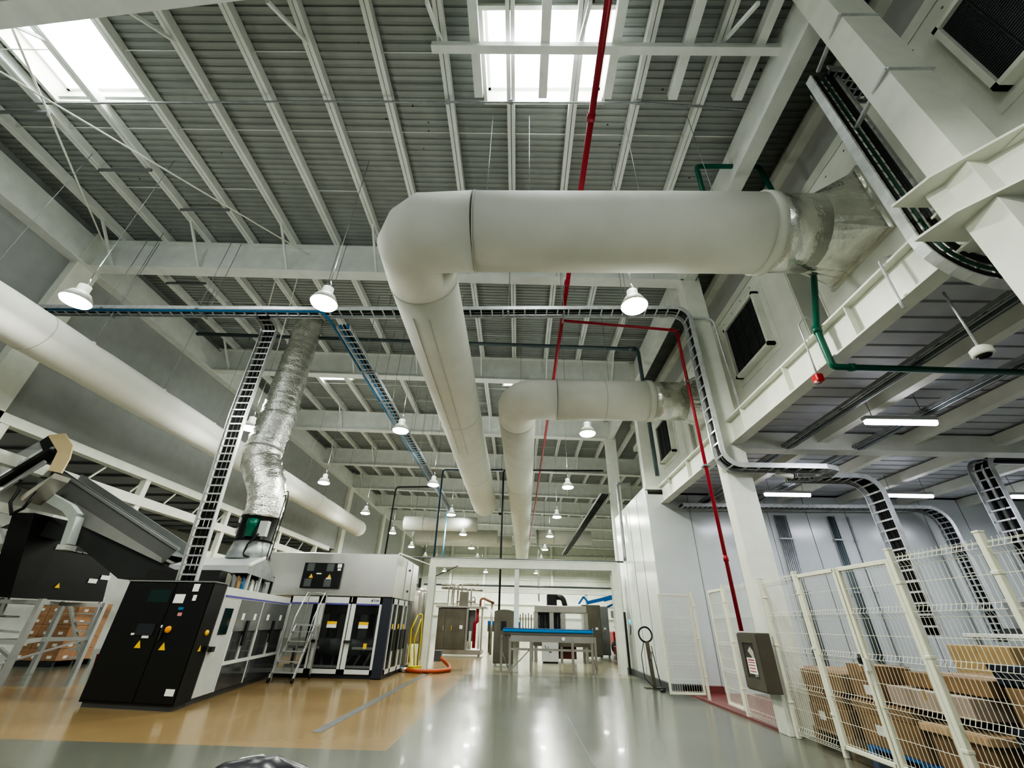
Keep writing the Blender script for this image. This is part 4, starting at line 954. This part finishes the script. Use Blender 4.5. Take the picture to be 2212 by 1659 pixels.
# preform elevator on its aluminium stand
el = E('preform_hopper', 'black hopper control box with a warning triangle, raised on aluminium legs at the left', 'machine', (-10.9, 11.0, 1.57))
PG = [(22, 1290), (222, 1300), (255, 1165), (165, 1130), (75, 1108)]
mk('body', MB().prism([at(a, b, x=-10.8) for a, b in PG], (-.5, 0, 0)), BLK, el)
pc = at(125, 1265, x=-10.79); mk('warning_triangle', tri(pc, (0, 1, 0), (0, 0, 1), .06), YEL, el)
for a, b, w_ in ((200, 1255, .12), (228, 1248, .14)):
    p = at(a, b, x=-10.79); mk('sticker', box(p.x, p.x+.008, p.y-w_, p.y+w_, p.z-.05, p.z+.05), TAPE, el)
hz = MB()
for k in range(9): 
    p = at(130+14*k, 1185+2.6*k, x=-10.79); hz.bx(p.x, p.x+.02, p.y-.1, p.y+.05, p.z-.012, p.z+.012)
mk('hinge_row', hz, MG, el)
mk('throat', MB().prism([at(a, b, y=9.78) for a, b in ((0, 1140), (75, 1108), (160, 1128), (348, 1218), (400, 1240), (255, 1250), (170, 1180), (60, 1150))], (0, .5, 0)), BLK2, el)
ch = E('inclined_chute', 'grey sloping chute falling from the hopper toward the oven', 'chute', (-9.5, 10, 2.5))
mk('side_plate', MB().prism([at(a, b, y=9.7) for a, b in ((92, 1012), (120, 1005), (388, 1183), (350, 1216), (165, 1128), (78, 1050))], (0, .03, 0)), mat('chute_grey', (.13, .135, .13), .45), ch)
mk('lower_plate', MB().prism([at(a, b, y=9.69) for a, b in ((160, 1085), (350, 1205), (348, 1216), (165, 1130))], (0, .03, 0)), mat('chute_light', (.26, .265, .25), .45), ch)
mk('flange', MB().bar(at(118, 1012, y=9.68), at(386, 1188, y=9.68), .06, .05), MG, ch)
mk('far_plate', MB().prism([at(a, b, y=9.7)+Vector((0, .7, 0)) for a, b in ((92, 1012), (120, 1005), (388, 1183), (350, 1216), (165, 1128), (78, 1050))], (0, .03, 0)), MG, ch)
mk('tray_floor', MB().add([at(100, 1040, y=9.7), at(370, 1200, y=9.7), at(370, 1200, y=9.7)+Vector((0, .7, 0)), at(100, 1040, y=9.7)+Vector((0, .7, 0))], [(0, 1, 2, 3)]), DG, ch)
hr = MB().tube([at(165, 1026, y=10.6), at(390, 1172, y=10.6)], .022, 8)
mk('handrail', hr, W, ch)
for k in range(6):
    a = at(175+40*k, 1034+25*k, y=10.6); mk('rail_post', tube([a, a+Vector((-.1, 0, -.3))], .014, 6), BLK2, ch)
be = E('bent_support_arm', 'pale grey bent support arm hugging the black hopper', 'support', (-10.3, 9.5, 3))
bpt = [at(84, 1062, y=9.45), at(150, 1098, y=9.45), at(166, 1118, y=9.45), at(146, 1178, y=9.45)]
mk('arm', MB().bar(bpt[0], bpt[1], .16, .2).bar(bpt[1], bpt[2], .16, .2).bar(bpt[2], bpt[3], .16, .2), mat('arm_grey', (.42, .46, .43), .45), be, .01)
mk('foot', MB().bar(bpt[3]+Vector((0, 0, -.1)), bpt[3], .2, .24), LG, be)
cv = E('preform_conveyor', 'silver conveyor head with a clear cover and wooden flap at the upper left', 'conveyor', (-11.4, 9, 4.2))
def cq(a, b, d0=9.0): return at(a, b, y=d0)
mk('upper_rail', MB().bar(cq(0, 1036), cq(115, 962), .08, .14), ALU, cv)
mk('belt_frame', MB().bar(cq(0, 1047), cq(118, 975), .3, .09), BLK, cv)
mk('lower_rail', MB().bar(cq(0, 1060), cq(98, 997), .06, .08), ALU, cv)
mk('clear_cover', MB().prism([cq(0, 1000, 8.95), cq(112, 938, 8.95), cq(120, 962, 8.95), cq(0, 1030, 8.95)], (0, .02, 0)), CLEAR, cv)
mk('cover_end', MB().prism([cq(85, 954, 8.93), cq(106, 940, 8.93), cq(114, 962, 8.93), cq(92, 972, 8.93)], (0, .3, 0)), BLK, cv)
mk('wooden_flap', MB().prism([cq(103, 940, 8.9), cq(140, 936, 8.9), cq(157, 962, 8.9), cq(150, 990, 8.9), cq(132, 1022, 8.9), cq(104, 1016, 8.9), cq(124, 975, 8.9)], (0, .03, 0)), LEAF, cv, label='pale wooden flap')
mk('hose', tube([cq(45, 1037, 8.9), cq(40, 1060, 8.9), cq(22, 1085, 8.9), cq(25, 1110, 8.9), cq(50, 1098, 8.9), cq(80, 1062, 8.9)], .03, 8), BLK, cv)
mk('drip_plate', MB().prism([cq(40, 1075, 8.95), cq(118, 1022, 8.95), cq(110, 1032, 8.95), cq(48, 1082, 8.95)], (0, .4, 0)), SS, cv)
st = E('aluminium_stand', 'aluminium frame stand with braces under the black hopper', 'stand', (-11, 11.3, 0))
lt = [(-10.52, 10.3), (-11.75, 12.1), (-11.2, 12.7), (-11.6, 10.4)]
for a, b in lt: mk('leg', box(a-.05, a+.05, b-.05, b+.05, 0, 1.57), ALU, st)
for z in (.74, 1.5):
    for i in range(4): 
        a, b = lt[i], lt[(i+1) % 4]; mk('cross_bar', MB().bar((*a, z), (*b, z), .05, .08), ALU, st)
mk('brace', MB().bar((-11.2, 12.7, .75), (-11.6, 10.4, .1), .04, .04), ALU, st)
ss = E('stair_scaffold', 'silver braced scaffold with steps at the left edge behind the hopper', 'scaffold', (-12.2, 10.2, 0))
def sb_(a, b, y=10.6, w_=.08, d=.05): return MB().bar(at(*a, y=y), at(*b, y=y), w_, d)
for k, (a, b) in enumerate((((0, 1240), (62, 1112)), ((0, 1330), (75, 1150)), ((2, 1135), (50, 1290)), ((0, 1200), (68, 1208)), ((0, 1262), (52, 1268)), ((0, 1400), (22, 1420)), ((0, 1362), (44, 1366)), ((5, 1180), (35, 1140)))):
    mk('bar', sb_(a, b), ALU, ss)
for k, yy in enumerate((1150, 1180, 1210, 1300, 1330)): mk('step', sb_((0, yy), (40-3*k, yy+2), 11.2, .3, .04), GALVD, ss)
for X in (-12.1, -12.7): mk('post', box(X-.04, X+.04, 10.9, 11, 0, 3.2), ALU, ss)
# stairs right of the carton stack
sa = E('aluminium_steps', 'small aluminium stair flight between the carton stack and the black cabinet', 'stairs', (-12.2, 14, 0))
for k in range(6): mk('tread', MB().bar(at(172-4*k+0, 1325+19*k, y=13.6), at(215-9*k, 1327+19*k, y=13.6), .25, .03), ALU, sa)
for a, b in (((150, 1300), (175, 1425)), ((222, 1290), (168, 1420))): mk('stringer', MB().bar(at(*a, y=13.5), at(*b, y=13.5), .08, .06), ALU, sa)
# stacked cartons on a pallet
pallet('black pallet under the tall carton stack at the far left', -14.15, -12.8, 13.7, 14.9, BLK2)
c0 = None; n_ = 0
for lv in range(5):
    for i in range(3):
        for j in range(2):
            if i < 2 and j == 1: continue
            x0 = -14.1+.43*i; y0 = 13.75+.56*j; z0 = .14+.29*lv
            n_ += 1
            lab = 'brown carton, %s layer up in the tall stack, %s' % (ORD[lv], ['left front', 'middle front', 'right front corner', 'right rear'][i+j])
            if c0 is None:
                c0 = E('carton', lab, 'box', (x0+.21, y0+.27, z0), 'cartons of the tall stack at the far left')
                mk('body', box(x0, x0+.42, y0, y0+.55, z0, z0+.285), mat('stack_card', (.40, .23, .13), .8, 0, .1, 4), c0, .006)
                mk('paper_label', box(x0+.15, x0+.28, y0-.003, y0, z0+.05, z0+.12).bx(x0+.42, x0+.423, y0+.2, y0+.33, z0+.05, z0+.12), TAPE, c0)
                mk('flap_seam', box(x0+.05, x0+.37, y0-.002, y0, z0+.2, z0+.206), CARD2, c0)
            else: dup(c0, (x0+.21, y0+.27, z0), lab)
T('red_bucket', MB().lathe([(.12, 0), (.15, .3), (.155, .31)], (-11.9, 14.2, 0), 16), REDB, 'small red bucket on the floor behind the black cabinet', 'bucket')
# ================================================================ WHITE PORTAL FRAMES
def portal(label, y, x0, x1, mids, zt, w_=.22):
    rr = E('portal_frame', label, 'frame', ((x0+x1)/2, y, 0))
    for X in (x0, x1):
        mb = MB(); mb.bx(X-w_/2, X+w_/2, y-.16, y-.13, 0, zt-.28).bx(X-w_/2, X+w_/2, y+.13, y+.16, 0, zt-.28).bx(X-.02, X+.02, y-.14, y+.14, 0, zt-.28)
        mb.bx(X-w_/2, X+w_/2, y-.15, y+.15, 0, .02)
        mk('post', mb, W, rr)
    mb = box(x0-w_/2, x1+w_/2, y-.13, y-.10, zt-.28, zt).bx(x0-w_/2, x1+w_/2, y-.15, y+.15, zt-.03, zt).bx(x0-w_/2, x1+w_/2, y-.15, y+.15, zt-.28, zt-.25)
    mk('beam', mb, W, rr)
    for X in mids: mk('post', box(X-.08, X+.08, y-.1, y+.1, 0, zt-.28), W, rr, .006, 'slimmer middle post')
    return rr
portal('white portal frame across the hall entrance behind the blue table', 16.05, -2.98, 3.36, [-.04], 3.28)
pipe('conduit', 'dark conduit lying along the top of the nearer portal frame', [(-3.9, 16.05, 3.31), (3.8, 16.05, 3.31)], .03, DG, 'conduit')
portal('second white portal frame far down the hall', 29.5, -6.2, 7.5, [4.3], 3.3)
pipe('conduit', 'dark conduit along the top of the far portal frame', [(-6, 29.5, 3.42), (7, 29.5, 3.42)], .06, DG, 'conduit')
mk('hanging_lead', tube([(-2.85, 15.85, 2.7), (-2.5, 15.85, 2.85), (-2.1, 15.85, 3.05)], .012, 6), BLK, bpy.data.objects['portal_frame'])
# ================================================================ BLUE CONVEYOR TABLE
tt = E('accumulation_table', 'stainless accumulation table with a bright blue belt in the portal opening', 'table', (.95, 15.55, 0))
mk('belt', MB().bx(-.45, 2.36, 15.1, 15.9, 1.1, 1.2), BBELT, tt, .04)
gd = MB()
for k in range(56): X = -.4+.05*k; gd.bx(X-.008, X+.008, 15.07, 15.09, 1.19, 1.23)
mk('guide_pegs', gd, BLU, tt)
mk('belt_links', MB().bx(-.43, 2.34, 15.085, 15.1, 1.185, 1.2), BLK2, tt)
mk('side_apron', box(-.2, 2.36, 15.12, 15.14, .85, 1.06), SS, tt)
mk('gap_rail', box(-.4, 2.36, 15.11, 15.13, 1.02, 1.04).bx(-.4, 2.36, 15.08, 15.1, 1.06, 1.085), SSD, tt)
mk('frame', box(-.45, 2.36, 15.15, 15.86, .95, 1.1), SSD, tt)
mk('gauge', MB().lathe([(.05, -.02), (.05, 0)], (1.42, 15.11, .95), 16, 'y'), TAPE, tt)
for X, y in ((.42, 15.15), (1.7, 15.15), (2.3, 15.2), (-.22, 15.2), (-.5, 15.8), (2.5, 15.8)):
    lg_ = mk('leg', box(X-.035, X+.035, y-.035, y+.035, .05, 1.0), SS, tt)
    mk('foot', MB().lathe([(.05, 0), (.04, .02), (.015, .03), (.015, .06)], (X, y, 0), 12), GALVD, lg_)
mk('cross_bar', box(-.2, 2.3, 15.18, 15.22, .62, .68), SS, tt)
for a, b in (((-.2, 15.2, .1), (.4, 15.2, .65)), ((-.22, 15.2, .08), (-.5, 15.8, .6)), ((2.3, 15.2, .6), (2.5, 15.8, .1))): mk('brace', MB().bar(a, b, .03, .03), SS, tt)
mk('end_roller', MB().lathe([(.06, 0), (.06, .05)], (-.42, 15.08, .92), 14, 'y'), SSD, tt)
# ================================================================ MACHINES BEYOND THE PORTAL
def cabinet(label, x0, x1, y0, y1, z0, z1, mt, doors=1, name='steel_cabinet', feet=True):
    rr = E(name, label, 'cabinet', ((x0+x1)/2, (y0+y1)/2, 0))
    mk('body', box(x0, x1, y0, y1, z0, z1), mt, rr, .015)
    w_ = (x1-x0)/doors
    for k in range(doors):
        d_ = mk('door', box(x0+w_*k+.02, x0+w_*(k+1)-.02, y0-.015, y0, z0+.05, z1-.05), mt, rr, .004)
        mk('handle', box(x0+w_*(k+.5)-.012, x0+w_*(k+.5)+.012, y0-.05, y0-.015, (z0+z1)/2-.08, (z0+z1)/2+.08), ALU, d_)
        mk('sticker', box(x0+w_*(k+1)-.28, x0+w_*(k+1)-.16, y0-.018, y0-.015, (z0+z1)/2+.02, (z0+z1)/2+.12), TAPE, d_)
    if feet:
        for X in (x0+.08, x1-.08): mk('foot', box(X-.04, X+.04, y0+.05, y0+.13, 0, z0), GALVD, rr)
    return rr
cc = cabinet('stainless round-topped cabinet left of the blue table', -.85, -.1, 17.6, 18.2, .1, 1.72, SSD)
mk('top_arch', MB().prism([(-.85+.75*k/10, 17.6, 1.72+.06*math.sin(PI*k/10)) for k in range(11)], (0, .6, 0)), SSD, cc)
mk('opening', box(-.6, -.4, 17.57, 17.6, 1.12, 1.4), DRK, cc)  # solid block, coloured near black as the shade of a hole
cabinet('tall brownish stainless cabinet right of the filler', 3.1, 3.95, 22.8, 23.4, .1, 2.2, SSD)
cabinet('grey cabinet standing behind the tall brownish cabinet', 4.05, 4.6, 24.3, 25, .1, 2.2, MG)
wb = E('white_control_box', 'low white box with black marks under the blue table', 'box', (1.34, 20.1, 0))
mk('body', box(1.02, 1.67, 19.9, 20.4, .05, .72), LG, wb, .01)
mk('plinth', box(1.05, 1.64, 19.93, 20.35, 0, .05), BLK, wb)
mk('mark', MB().bar((1.28, 19.895, .38), (1.24, 19.895, .58), .01, .03).bar((1.2, 19.895, .42), (1.12, 19.895, .6), .01, .02).bx(1.3, 1.38, 19.89, 19.9, .36, .39), BLK, wb)
fi = E('filler_machine', 'stainless filling machine with dark windows behind the blue table', 'machine', (2, 20.8, 0))
mk('base', box(.7, 3.0, 20.45, 21.6, .55, 1.05), SSD, fi)
mk('top_hood', box(.75, 2.95, 20.4, 21.6, 1.78, 2.05), SS, fi, .02)
for X in (.78, 1.45, 1.95, 2.9): mk('column', box(X-.09, X+.09, 20.42, 20.6, 1.05, 1.8), SS, fi)
mk('back_wall', box(.8, 1.9, 21.2, 21.25, 1.05, 1.8), DG, fi)
for a, b in ((.87, 1.36), (1.54, 1.86)): mk('window', box(a, b, 20.45, 20.46, 1.08, 1.78), GLASS, fi)
mk('window', box(2.05, 2.8, 20.45, 20.46, 1.08, 1.78), CLEAR, fi)
for k in range(7): mk('valve', MB().lathe([(.03, 0), (.045, .2), (.03, .4), (.05, .55)], (.95+.13*k, 20.9, 1.15), 10), [SS, DG][k % 2], fi)
for X, y in ((.8, 20.55), (2.9, 20.55), (.8, 21.5), (2.9, 21.5), (1.85, 20.55)): mk('leg', box(X-.05, X+.05, y-.05, y+.05, 0, .55), SS, fi)
mk('red_drum', box(1.75, 2.5, 20.9, 21.3, .1, .6), mat('brick_red', (.2, .05, .04), .5), fi)
mt_ = E('motor_box', 'black motor box with an elbow hose on top of the filler', 'motor', (1.6, 20.9, 2.05))
mk('case', box(1.3, 1.72, 20.7, 21.2, 2.05, 2.5), BLK, mt_, .02)
mk('elbow', tube(arcp([(1.7, 20.9, 2.4), (2.0, 20.9, 2.4), (2.1, 20.9, 2.05)], .2, 6), .11, 12), BLK2, mt_)
cl = E('closure_rail', 'light metal side conveyor on the left of the filler', 'conveyor', (.4, 20.8, 0))
mk('rail', box(-.05, .72, 20.7, 20.9, 1.0, 1.1), SS, cl)
for k in range(6): mk('post', box(0+.12*k-.02, 0+.12*k+.02, 20.75, 20.8, 1.1, 1.75-.05*(k % 2)), SSD, cl)
for X in (0, .65): mk('leg', box(X-.04, X+.04, 20.75, 20.85, 0, 1.0), SS, cl)
# skid with pipes on the left, beyond the portal post
sk = E('process_skid', 'dark stainless process skid with doors and red pipes, beyond the left portal post', 'machine', (-2.7, 22.3, 0))
mk('cabinet', box(-3.65, -2.35, 21.9, 23.4, .28, 1.9), SSD, sk, .01)
for a, b in ((-3.63, -3.3), (-3.28, -2.37)):
    d_ = mk('door', box(a, b, 21.88, 21.9, .3, 1.86), SSD, sk)
    mk('handle', box(b-.62 if b > -3 else b-.06, b-.6 if b > -3 else b-.04, 21.85, 21.88, 1.0, 1.2), YEL if b > -3 else ALU, d_)
mk('sticker', box(-2.62, -2.48, 21.87, 21.88, 1.08, 1.22), TAPE, sk)
mk('base_frame', box(-3.65, -1.6, 21.9, 23.4, .1, .28), SS, sk)
mks('foot', [box(xq, xq+.1, 21.95, 22.05, 0, .1) for xq in (-3.6, -1.75)], GALVD, sk)
for X in (-2.3, -1.62): mk('frame_post', box(X-.04, X+.04, 21.92, 22.0, .28, 1.95), SS, sk)
mk('top_deck', box(-3.75, -1.45, 21.8, 23.5, 1.92, 1.99), SS, sk)
mk('pipe', tube([(-1.95, 22.1, .35), (-1.95, 22.1, 1.3), (-1.85, 22.1, 1.4), (-1.85, 22.1, 1.9)], .07, 10), RED, sk, label='red vertical pipe')
mk('pipe', tube([(-2.15, 22.15, .3), (-2.15, 22.15, 1.0)], .07, 10), CREAM, sk, label='white filter tube')
mk('pipe', tube([(-1.75, 22.15, .3), (-1.75, 22.15, 1.5)], .04, 10), CREAM, sk, label='white thin tube')
mk('panel', box(-2.28, -1.95, 22.3, 22.35, .6, 1.85), MG, sk)
for k, (X, h_) in enumerate(((-3.3, .85), (-3.05, .9), (-2.85, .95), (-2.4, .75), (-2.2, .4))):
    mk('riser', tube(arcp([(X, 22.3, 1.99), (X, 22.3, 1.99+h_), (X+.18, 22.3, 1.99+h_), (X+.18, 22.3, 2.1)], .08), .03, 8), SS, sk)
for k, (a, b) in enumerate((((-3.7, 22.5, 2.9), (-1.9, 22.5, 2.95)), ((-3.7, 22.6, 2.78), (-1.7, 22.6, 2.7)), ((-2.9, 22.3, 2.2), (-2.0, 22.3, 2.2)))): mk('header_pipe', tube([a, b], .05, 8), SS, sk)
mk('valve_box', box(-2.75, -2.35, 22.2, 22.6, 1.99, 2.6), SSD, sk)
mk('outlet_pipe', tube(arcp([(-1.75, 22.2, 1.99), (-1.75, 22.2, 2.4), (-1.1, 22.2, 2.15)], .12), .05, 8), mat('copper_pipe', (.25, .12, .08), .4, .4), sk)
mk('outlet_pipe', tube([(-1.2, 22.3, 2.15), (-1.2, 22.3, .1)], .05, 8), SS, sk)
tk = E('round_tank', 'shiny upright tank half hidden by the left portal post', 'tank', (-3.9, 18.6, 0))
mk('shell', MB().lathe([(.3, .6), (.36, .7), (.36, 2.3), (.3, 2.42), (.0, 2.5)], (-3.95, 18.6, 0), 20), SS, tk)
for a in (0, 2.1, 4.2): mk('leg', tube([(-3.95+.25*math.cos(a), 18.6+.25*math.sin(a), 0), (-3.95+.25*math.cos(a), 18.6+.25*math.sin(a), .75)], .03, 8), SS, tk)
mk('top_valve', box(-4.0, -3.9, 18.55, 18.65, 2.5, 2.85), BLK, tk)
mk('riser', tube([(-3.55, 18.4, .1), (-3.55, 18.4, 3.6)], .05, 8), SS, tk)
# far conveyors and drums
for i, (x0, x1, y, lab) in enumerate(((-1.6, -.4, 26, 'blue topped conveyor far left of the blue table'), (-1.9, .2, 31, 'second blue conveyor further back'))):
    rr = E('belt_conveyor', lab, 'conveyor', ((x0+x1)/2, y, 0))
    mk('belt', box(x0, x1, y, y+.6, 1.25, 1.45), BLU, rr); mk('frame', box(x0, x1, y+.02, y+.58, .95, 1.25), SSD, rr)
    for X in (x0+.1, x1-.1): mk('leg', box(X-.04, X+.04, y+.05, y+.13, 0, .95), SSD, rr)
T('yellow_canister', MB().lathe([(.1, 0), (.1, .5), (.06, .55)], (-.85, 26.3, 1.45), 12), mat('ochre', (.45, .25, .03), .5), 'tiny yellow canister standing on the far blue conveyor', 'canister')
# boom lift
bl = E('boom_lift', 'blue boom lift raised behind the filling machine', 'lift', (5, 28, 0))
mk('lower_boom', MB().bar((3.55, 27.5, 2.42), (3.85, 27.5, 2.8), .12, .1).bar((3.85, 27.5, 2.8), (4.15, 27.5, 2.45), .12, .1).bar((4.0, 27.5, 2.48), (5.1, 27.5, 2.72), .16, .18), BLU, bl)
mk('upper_boom', MB().bar((5.0, 27.5, 2.68), (6.9, 27.5, 3.15), .18, .24).bar((5.2, 27.6, 2.3), (6.9, 27.6, 3.0), .12, .1), BLU, bl)
mk('chassis', box(5.3, 6.8, 27.0, 28.2, .35, 1.1), RED, bl, .05)
mk('mast', MB().bar((6.5, 27.6, .9), (6.85, 27.6, 3.1), .2, .2), BLU, bl)
for X in (5.5, 6.6): mk('wheel', MB().lathe([(.0, -.1), (.35, -.1), (.35, .1), (.0, .1)], (X, 27.0, .35), 18, 'y'), RUB, bl)
rd_ = E('red_work_platform', 'red wheeled work platform just right of the tall cabinets', 'platform', (4.9, 24.5, 0))
mk('base', box(4.7, 5.4, 23.2, 24.2, .15, .5), mat('faded_red', (.3, .06, .05), .5), rd_, .03)
for k in range(3): mk('scissor_arm', MB().bar((4.75, 23.7, .5+.4*k), (5.35, 23.7, .9+.4*k), .06, .08).bar((5.35, 23.7, .5+.4*k), (4.75, 23.7, .9+.4*k), .06, .08), mat('brick_arm', (.2, .04, .04), .5), rd_)
mk('basket', box(4.7, 5.4, 23.3, 24.1, 1.7, 2.0), MG, rd_)
for X in (4.85, 5.25): mk('wheel', MB().lathe([(.0, -.05), (.15, -.05), (.15, .05), (.0, .05)], (X, 23.2, .15), 14, 'y'), RUB, rd_)
# ================================================================ HOSES, STAND, WALL DEVICE
yh = E('yellow_hose', 'yellow hose hanging behind the moulding machine down to the floor', 'hose', (-3.2, 15.6, 0))
mk('line', tube(arcp([(-3.25, 15.6, 1.5), (-3.42, 15.6, 1.1), (-3.38, 15.6, .5), (-3.3, 15.6, .1), (-3.3, 15.4, .03)], .2), .025, 8).tube(arcp([(-3.15, 15.7, 1.4), (-3.3, 15.7, .8), (-3.2, 15.7, .05)], .2), .022, 8).tube(arcp([(-3.25, 15.6, 1.5), (-3.12, 15.65, 1.55), (-3.08, 15.65, .9), (-3.1, 15.65, .05)], .08), .022, 8), YHOSE, yh)
mk('coil_on_floor', tube([(-3.15+.2*math.cos(a*.5), 15.5+.2*math.sin(a*.5), .03+.004*a) for a in range(26)], .025, 8), YHOSE, yh)
oh = E('orange_hose', 'thick orange hose curling on the floor round the left portal post', 'hose', (-2.9, 15.3, 0))
mk('line', tube(arcp([(-3.5, 15.1, .06), (-3.0, 14.75, .06), (-2.4, 14.8, .06), (-2.05, 15.4, .06), (-2.15, 16.1, .1), (-2.5, 16.4, .3), (-2.65, 16.45, .32)], .4), .055, 10), OHOSE, oh)
mk('sleeve', tube([(-3.5, 15.1, .06), (-3.25, 14.94, .06)], .065, 10), GALV, oh, label='silver hose sleeve')
mk('end_fitting', box(-2.72, -2.5, 16.35, 16.6, .2, .5), DG, oh)
hs = E('hose_stand', 'thin metal hose stand with a black coil on top, by the white room', 'stand', (3.42, 12.84, 0))
mk('post', MB().bar((3.44, 12.84, .02), (3.38, 12.84, 1.0), .09, .06), SSD, hs)
mk('base_plate', box(3.2, 3.62, 12.72, 12.96, 0, .025), SSD, hs)
mk('hose_coil', MB().tube([(3.36+.17*math.cos(a), 12.84+.02*math.sin(a*3), 1.15+.17*math.sin(a)) for a in [2*PI*k/24 for k in range(49)]], .022, 8), BLK, hs)
mk('spray_gun', MB().bar((3.42, 12.8, .62), (3.45, 12.8, .78), .05, .08), SS, hs)
mk('cable', tube(arcp([(3.3, 12.84, 1.0), (3.2, 12.84, .7), (3.22, 12.84, .2), (3.4, 12.7, .02), (3.75-.1, 12.6, .02)], .15), .01, 6).tube(arcp([(3.48, 12.84, .9), (3.55, 12.84, .4), (3.6, 12.8, .05), (3.55, 12.4, .02), (3.3, 12.5, .02)], .1), .01, 6), BLK, hs)
T('floor_plug', MB().lathe([(.0, 0), (.06, 0), (.06, .04), (.0, .06)], (3.45, 12.2, 0), 12), BLK, 'small black plug lying on the floor by the wall kerb', 'plug')
cy = E('wall_signal', 'small glowing cyan device on the white room wall', 'device', (3.68, 16.2, 1.3))
p = at(1361, 1343, x=3.69)
mk('lens', MB().lathe([(.0, -.05), (.06, -.03), (.07, 0)], p, 14, 'x'), CYAN, cy)
mk('backplate', box(p.x, p.x+.03, p.y-.09, p.y+.09, p.z-.12, p.z+.1), LG, cy)
mk('lead', tube([(p.x, p.y, p.z-.1), (p.x-.02, p.y-.03, p.z-.3), (p.x-.03, p.y, p.z-.36)], .012, 6), BLK, cy)
T('dark_edge', box(3.6, 3.66, 16.2, 16.3, 0, 1.75), BLK2, 'dark upright strip at the far end of the white room wall', 'guard')  # plain dark upright strip closing the end of the wall
# drain channel
dn = E('floor_drain', 'long grey drain channel set in the ochre floor', 'drain', (-2.65, 11, 0))
mk('channel', box(-2.72, -2.58, 7.1, 14.9, 0, .004), mat('drain_grey', (.10, .105, .105), .45), dn)
sl = MB()
for k in range(3): sl.bx(-2.72, -2.58, 7.5+.5*k, 7.515+.5*k, .004, .005)
mk('joint', sl, DG, dn)
# black bundle at the bottom edge of the picture
random.seed(5)
vs = []; fs = []; nu, nv = 28, 14
for j in range(nv+1):
    th = PI/2*j/nv
    for i in range(nu):
        a = 2*PI*i/nu; r_ = math.cos(th)
        X = .74*r_*math.cos(a); Y = .26*r_*math.sin(a); Z = .335*math.sin(th)
        Z *= 1-.55*max(0, X/.74); w_ = .014*math.sin(5*a+3*th)+.008*math.sin(9*X*3+Y*20)
        vs.append((-1.93+X*(1+w_), 4.42+Y*(1+w_), max(0, Z+w_*.7*math.sin(th*2))))
for j in range(nv):
    for i in range(nu): fs.append((j*nu+i, j*nu+(i+1) % nu, (j+1)*nu+(i+1) % nu, (j+1)*nu+i))
bb = E('black_bag', 'glossy black plastic bag lying on the grey floor at the bottom edge', 'bag', (-2.12, 4.42, 0))
mk('bag_body', MB().add(vs, fs, True), mat('black_plastic', (.012, .012, .02), .3, 0, .1, 5, .3, 5), bb)
mk('strap', tube([(-2.36, 4.40, .2), (-2.21, 4.42, .305), (-2.08, 4.48, .315), (-1.96, 4.58, .22)], .016, 8), LG, bb)
# ================================================================ WORLD AND COLOUR
w = bpy.data.worlds.new('world'); bpy.context.scene.world = w; w.use_nodes = True
bgn = w.node_tree.nodes['Background']; bgn.inputs['Color'].default_value = (.92, .97, 1, 1); bgn.inputs['Strength'].default_value = .35
sc_ = bpy.context.scene
sc_.view_settings.view_transform = 'AgX'
sc_.view_settings.look = 'AgX - High Contrast'
sc_.view_settings.exposure = -0.05
try:
    sc_.cycles.use_light_tree = True
    sc_.cycles.max_bounces = 7; sc_.cycles.diffuse_bounces = 4; sc_.cycles.glossy_bounces = 3; sc_.cycles.transparent_max_bounces = 16; sc_.cycles.use_adaptive_sampling = True; sc_.cycles.adaptive_threshold = .04
    sc_.cycles.sample_clamp_indirect = 6
    sc_.cycles.use_denoising = True
except Exception: pass
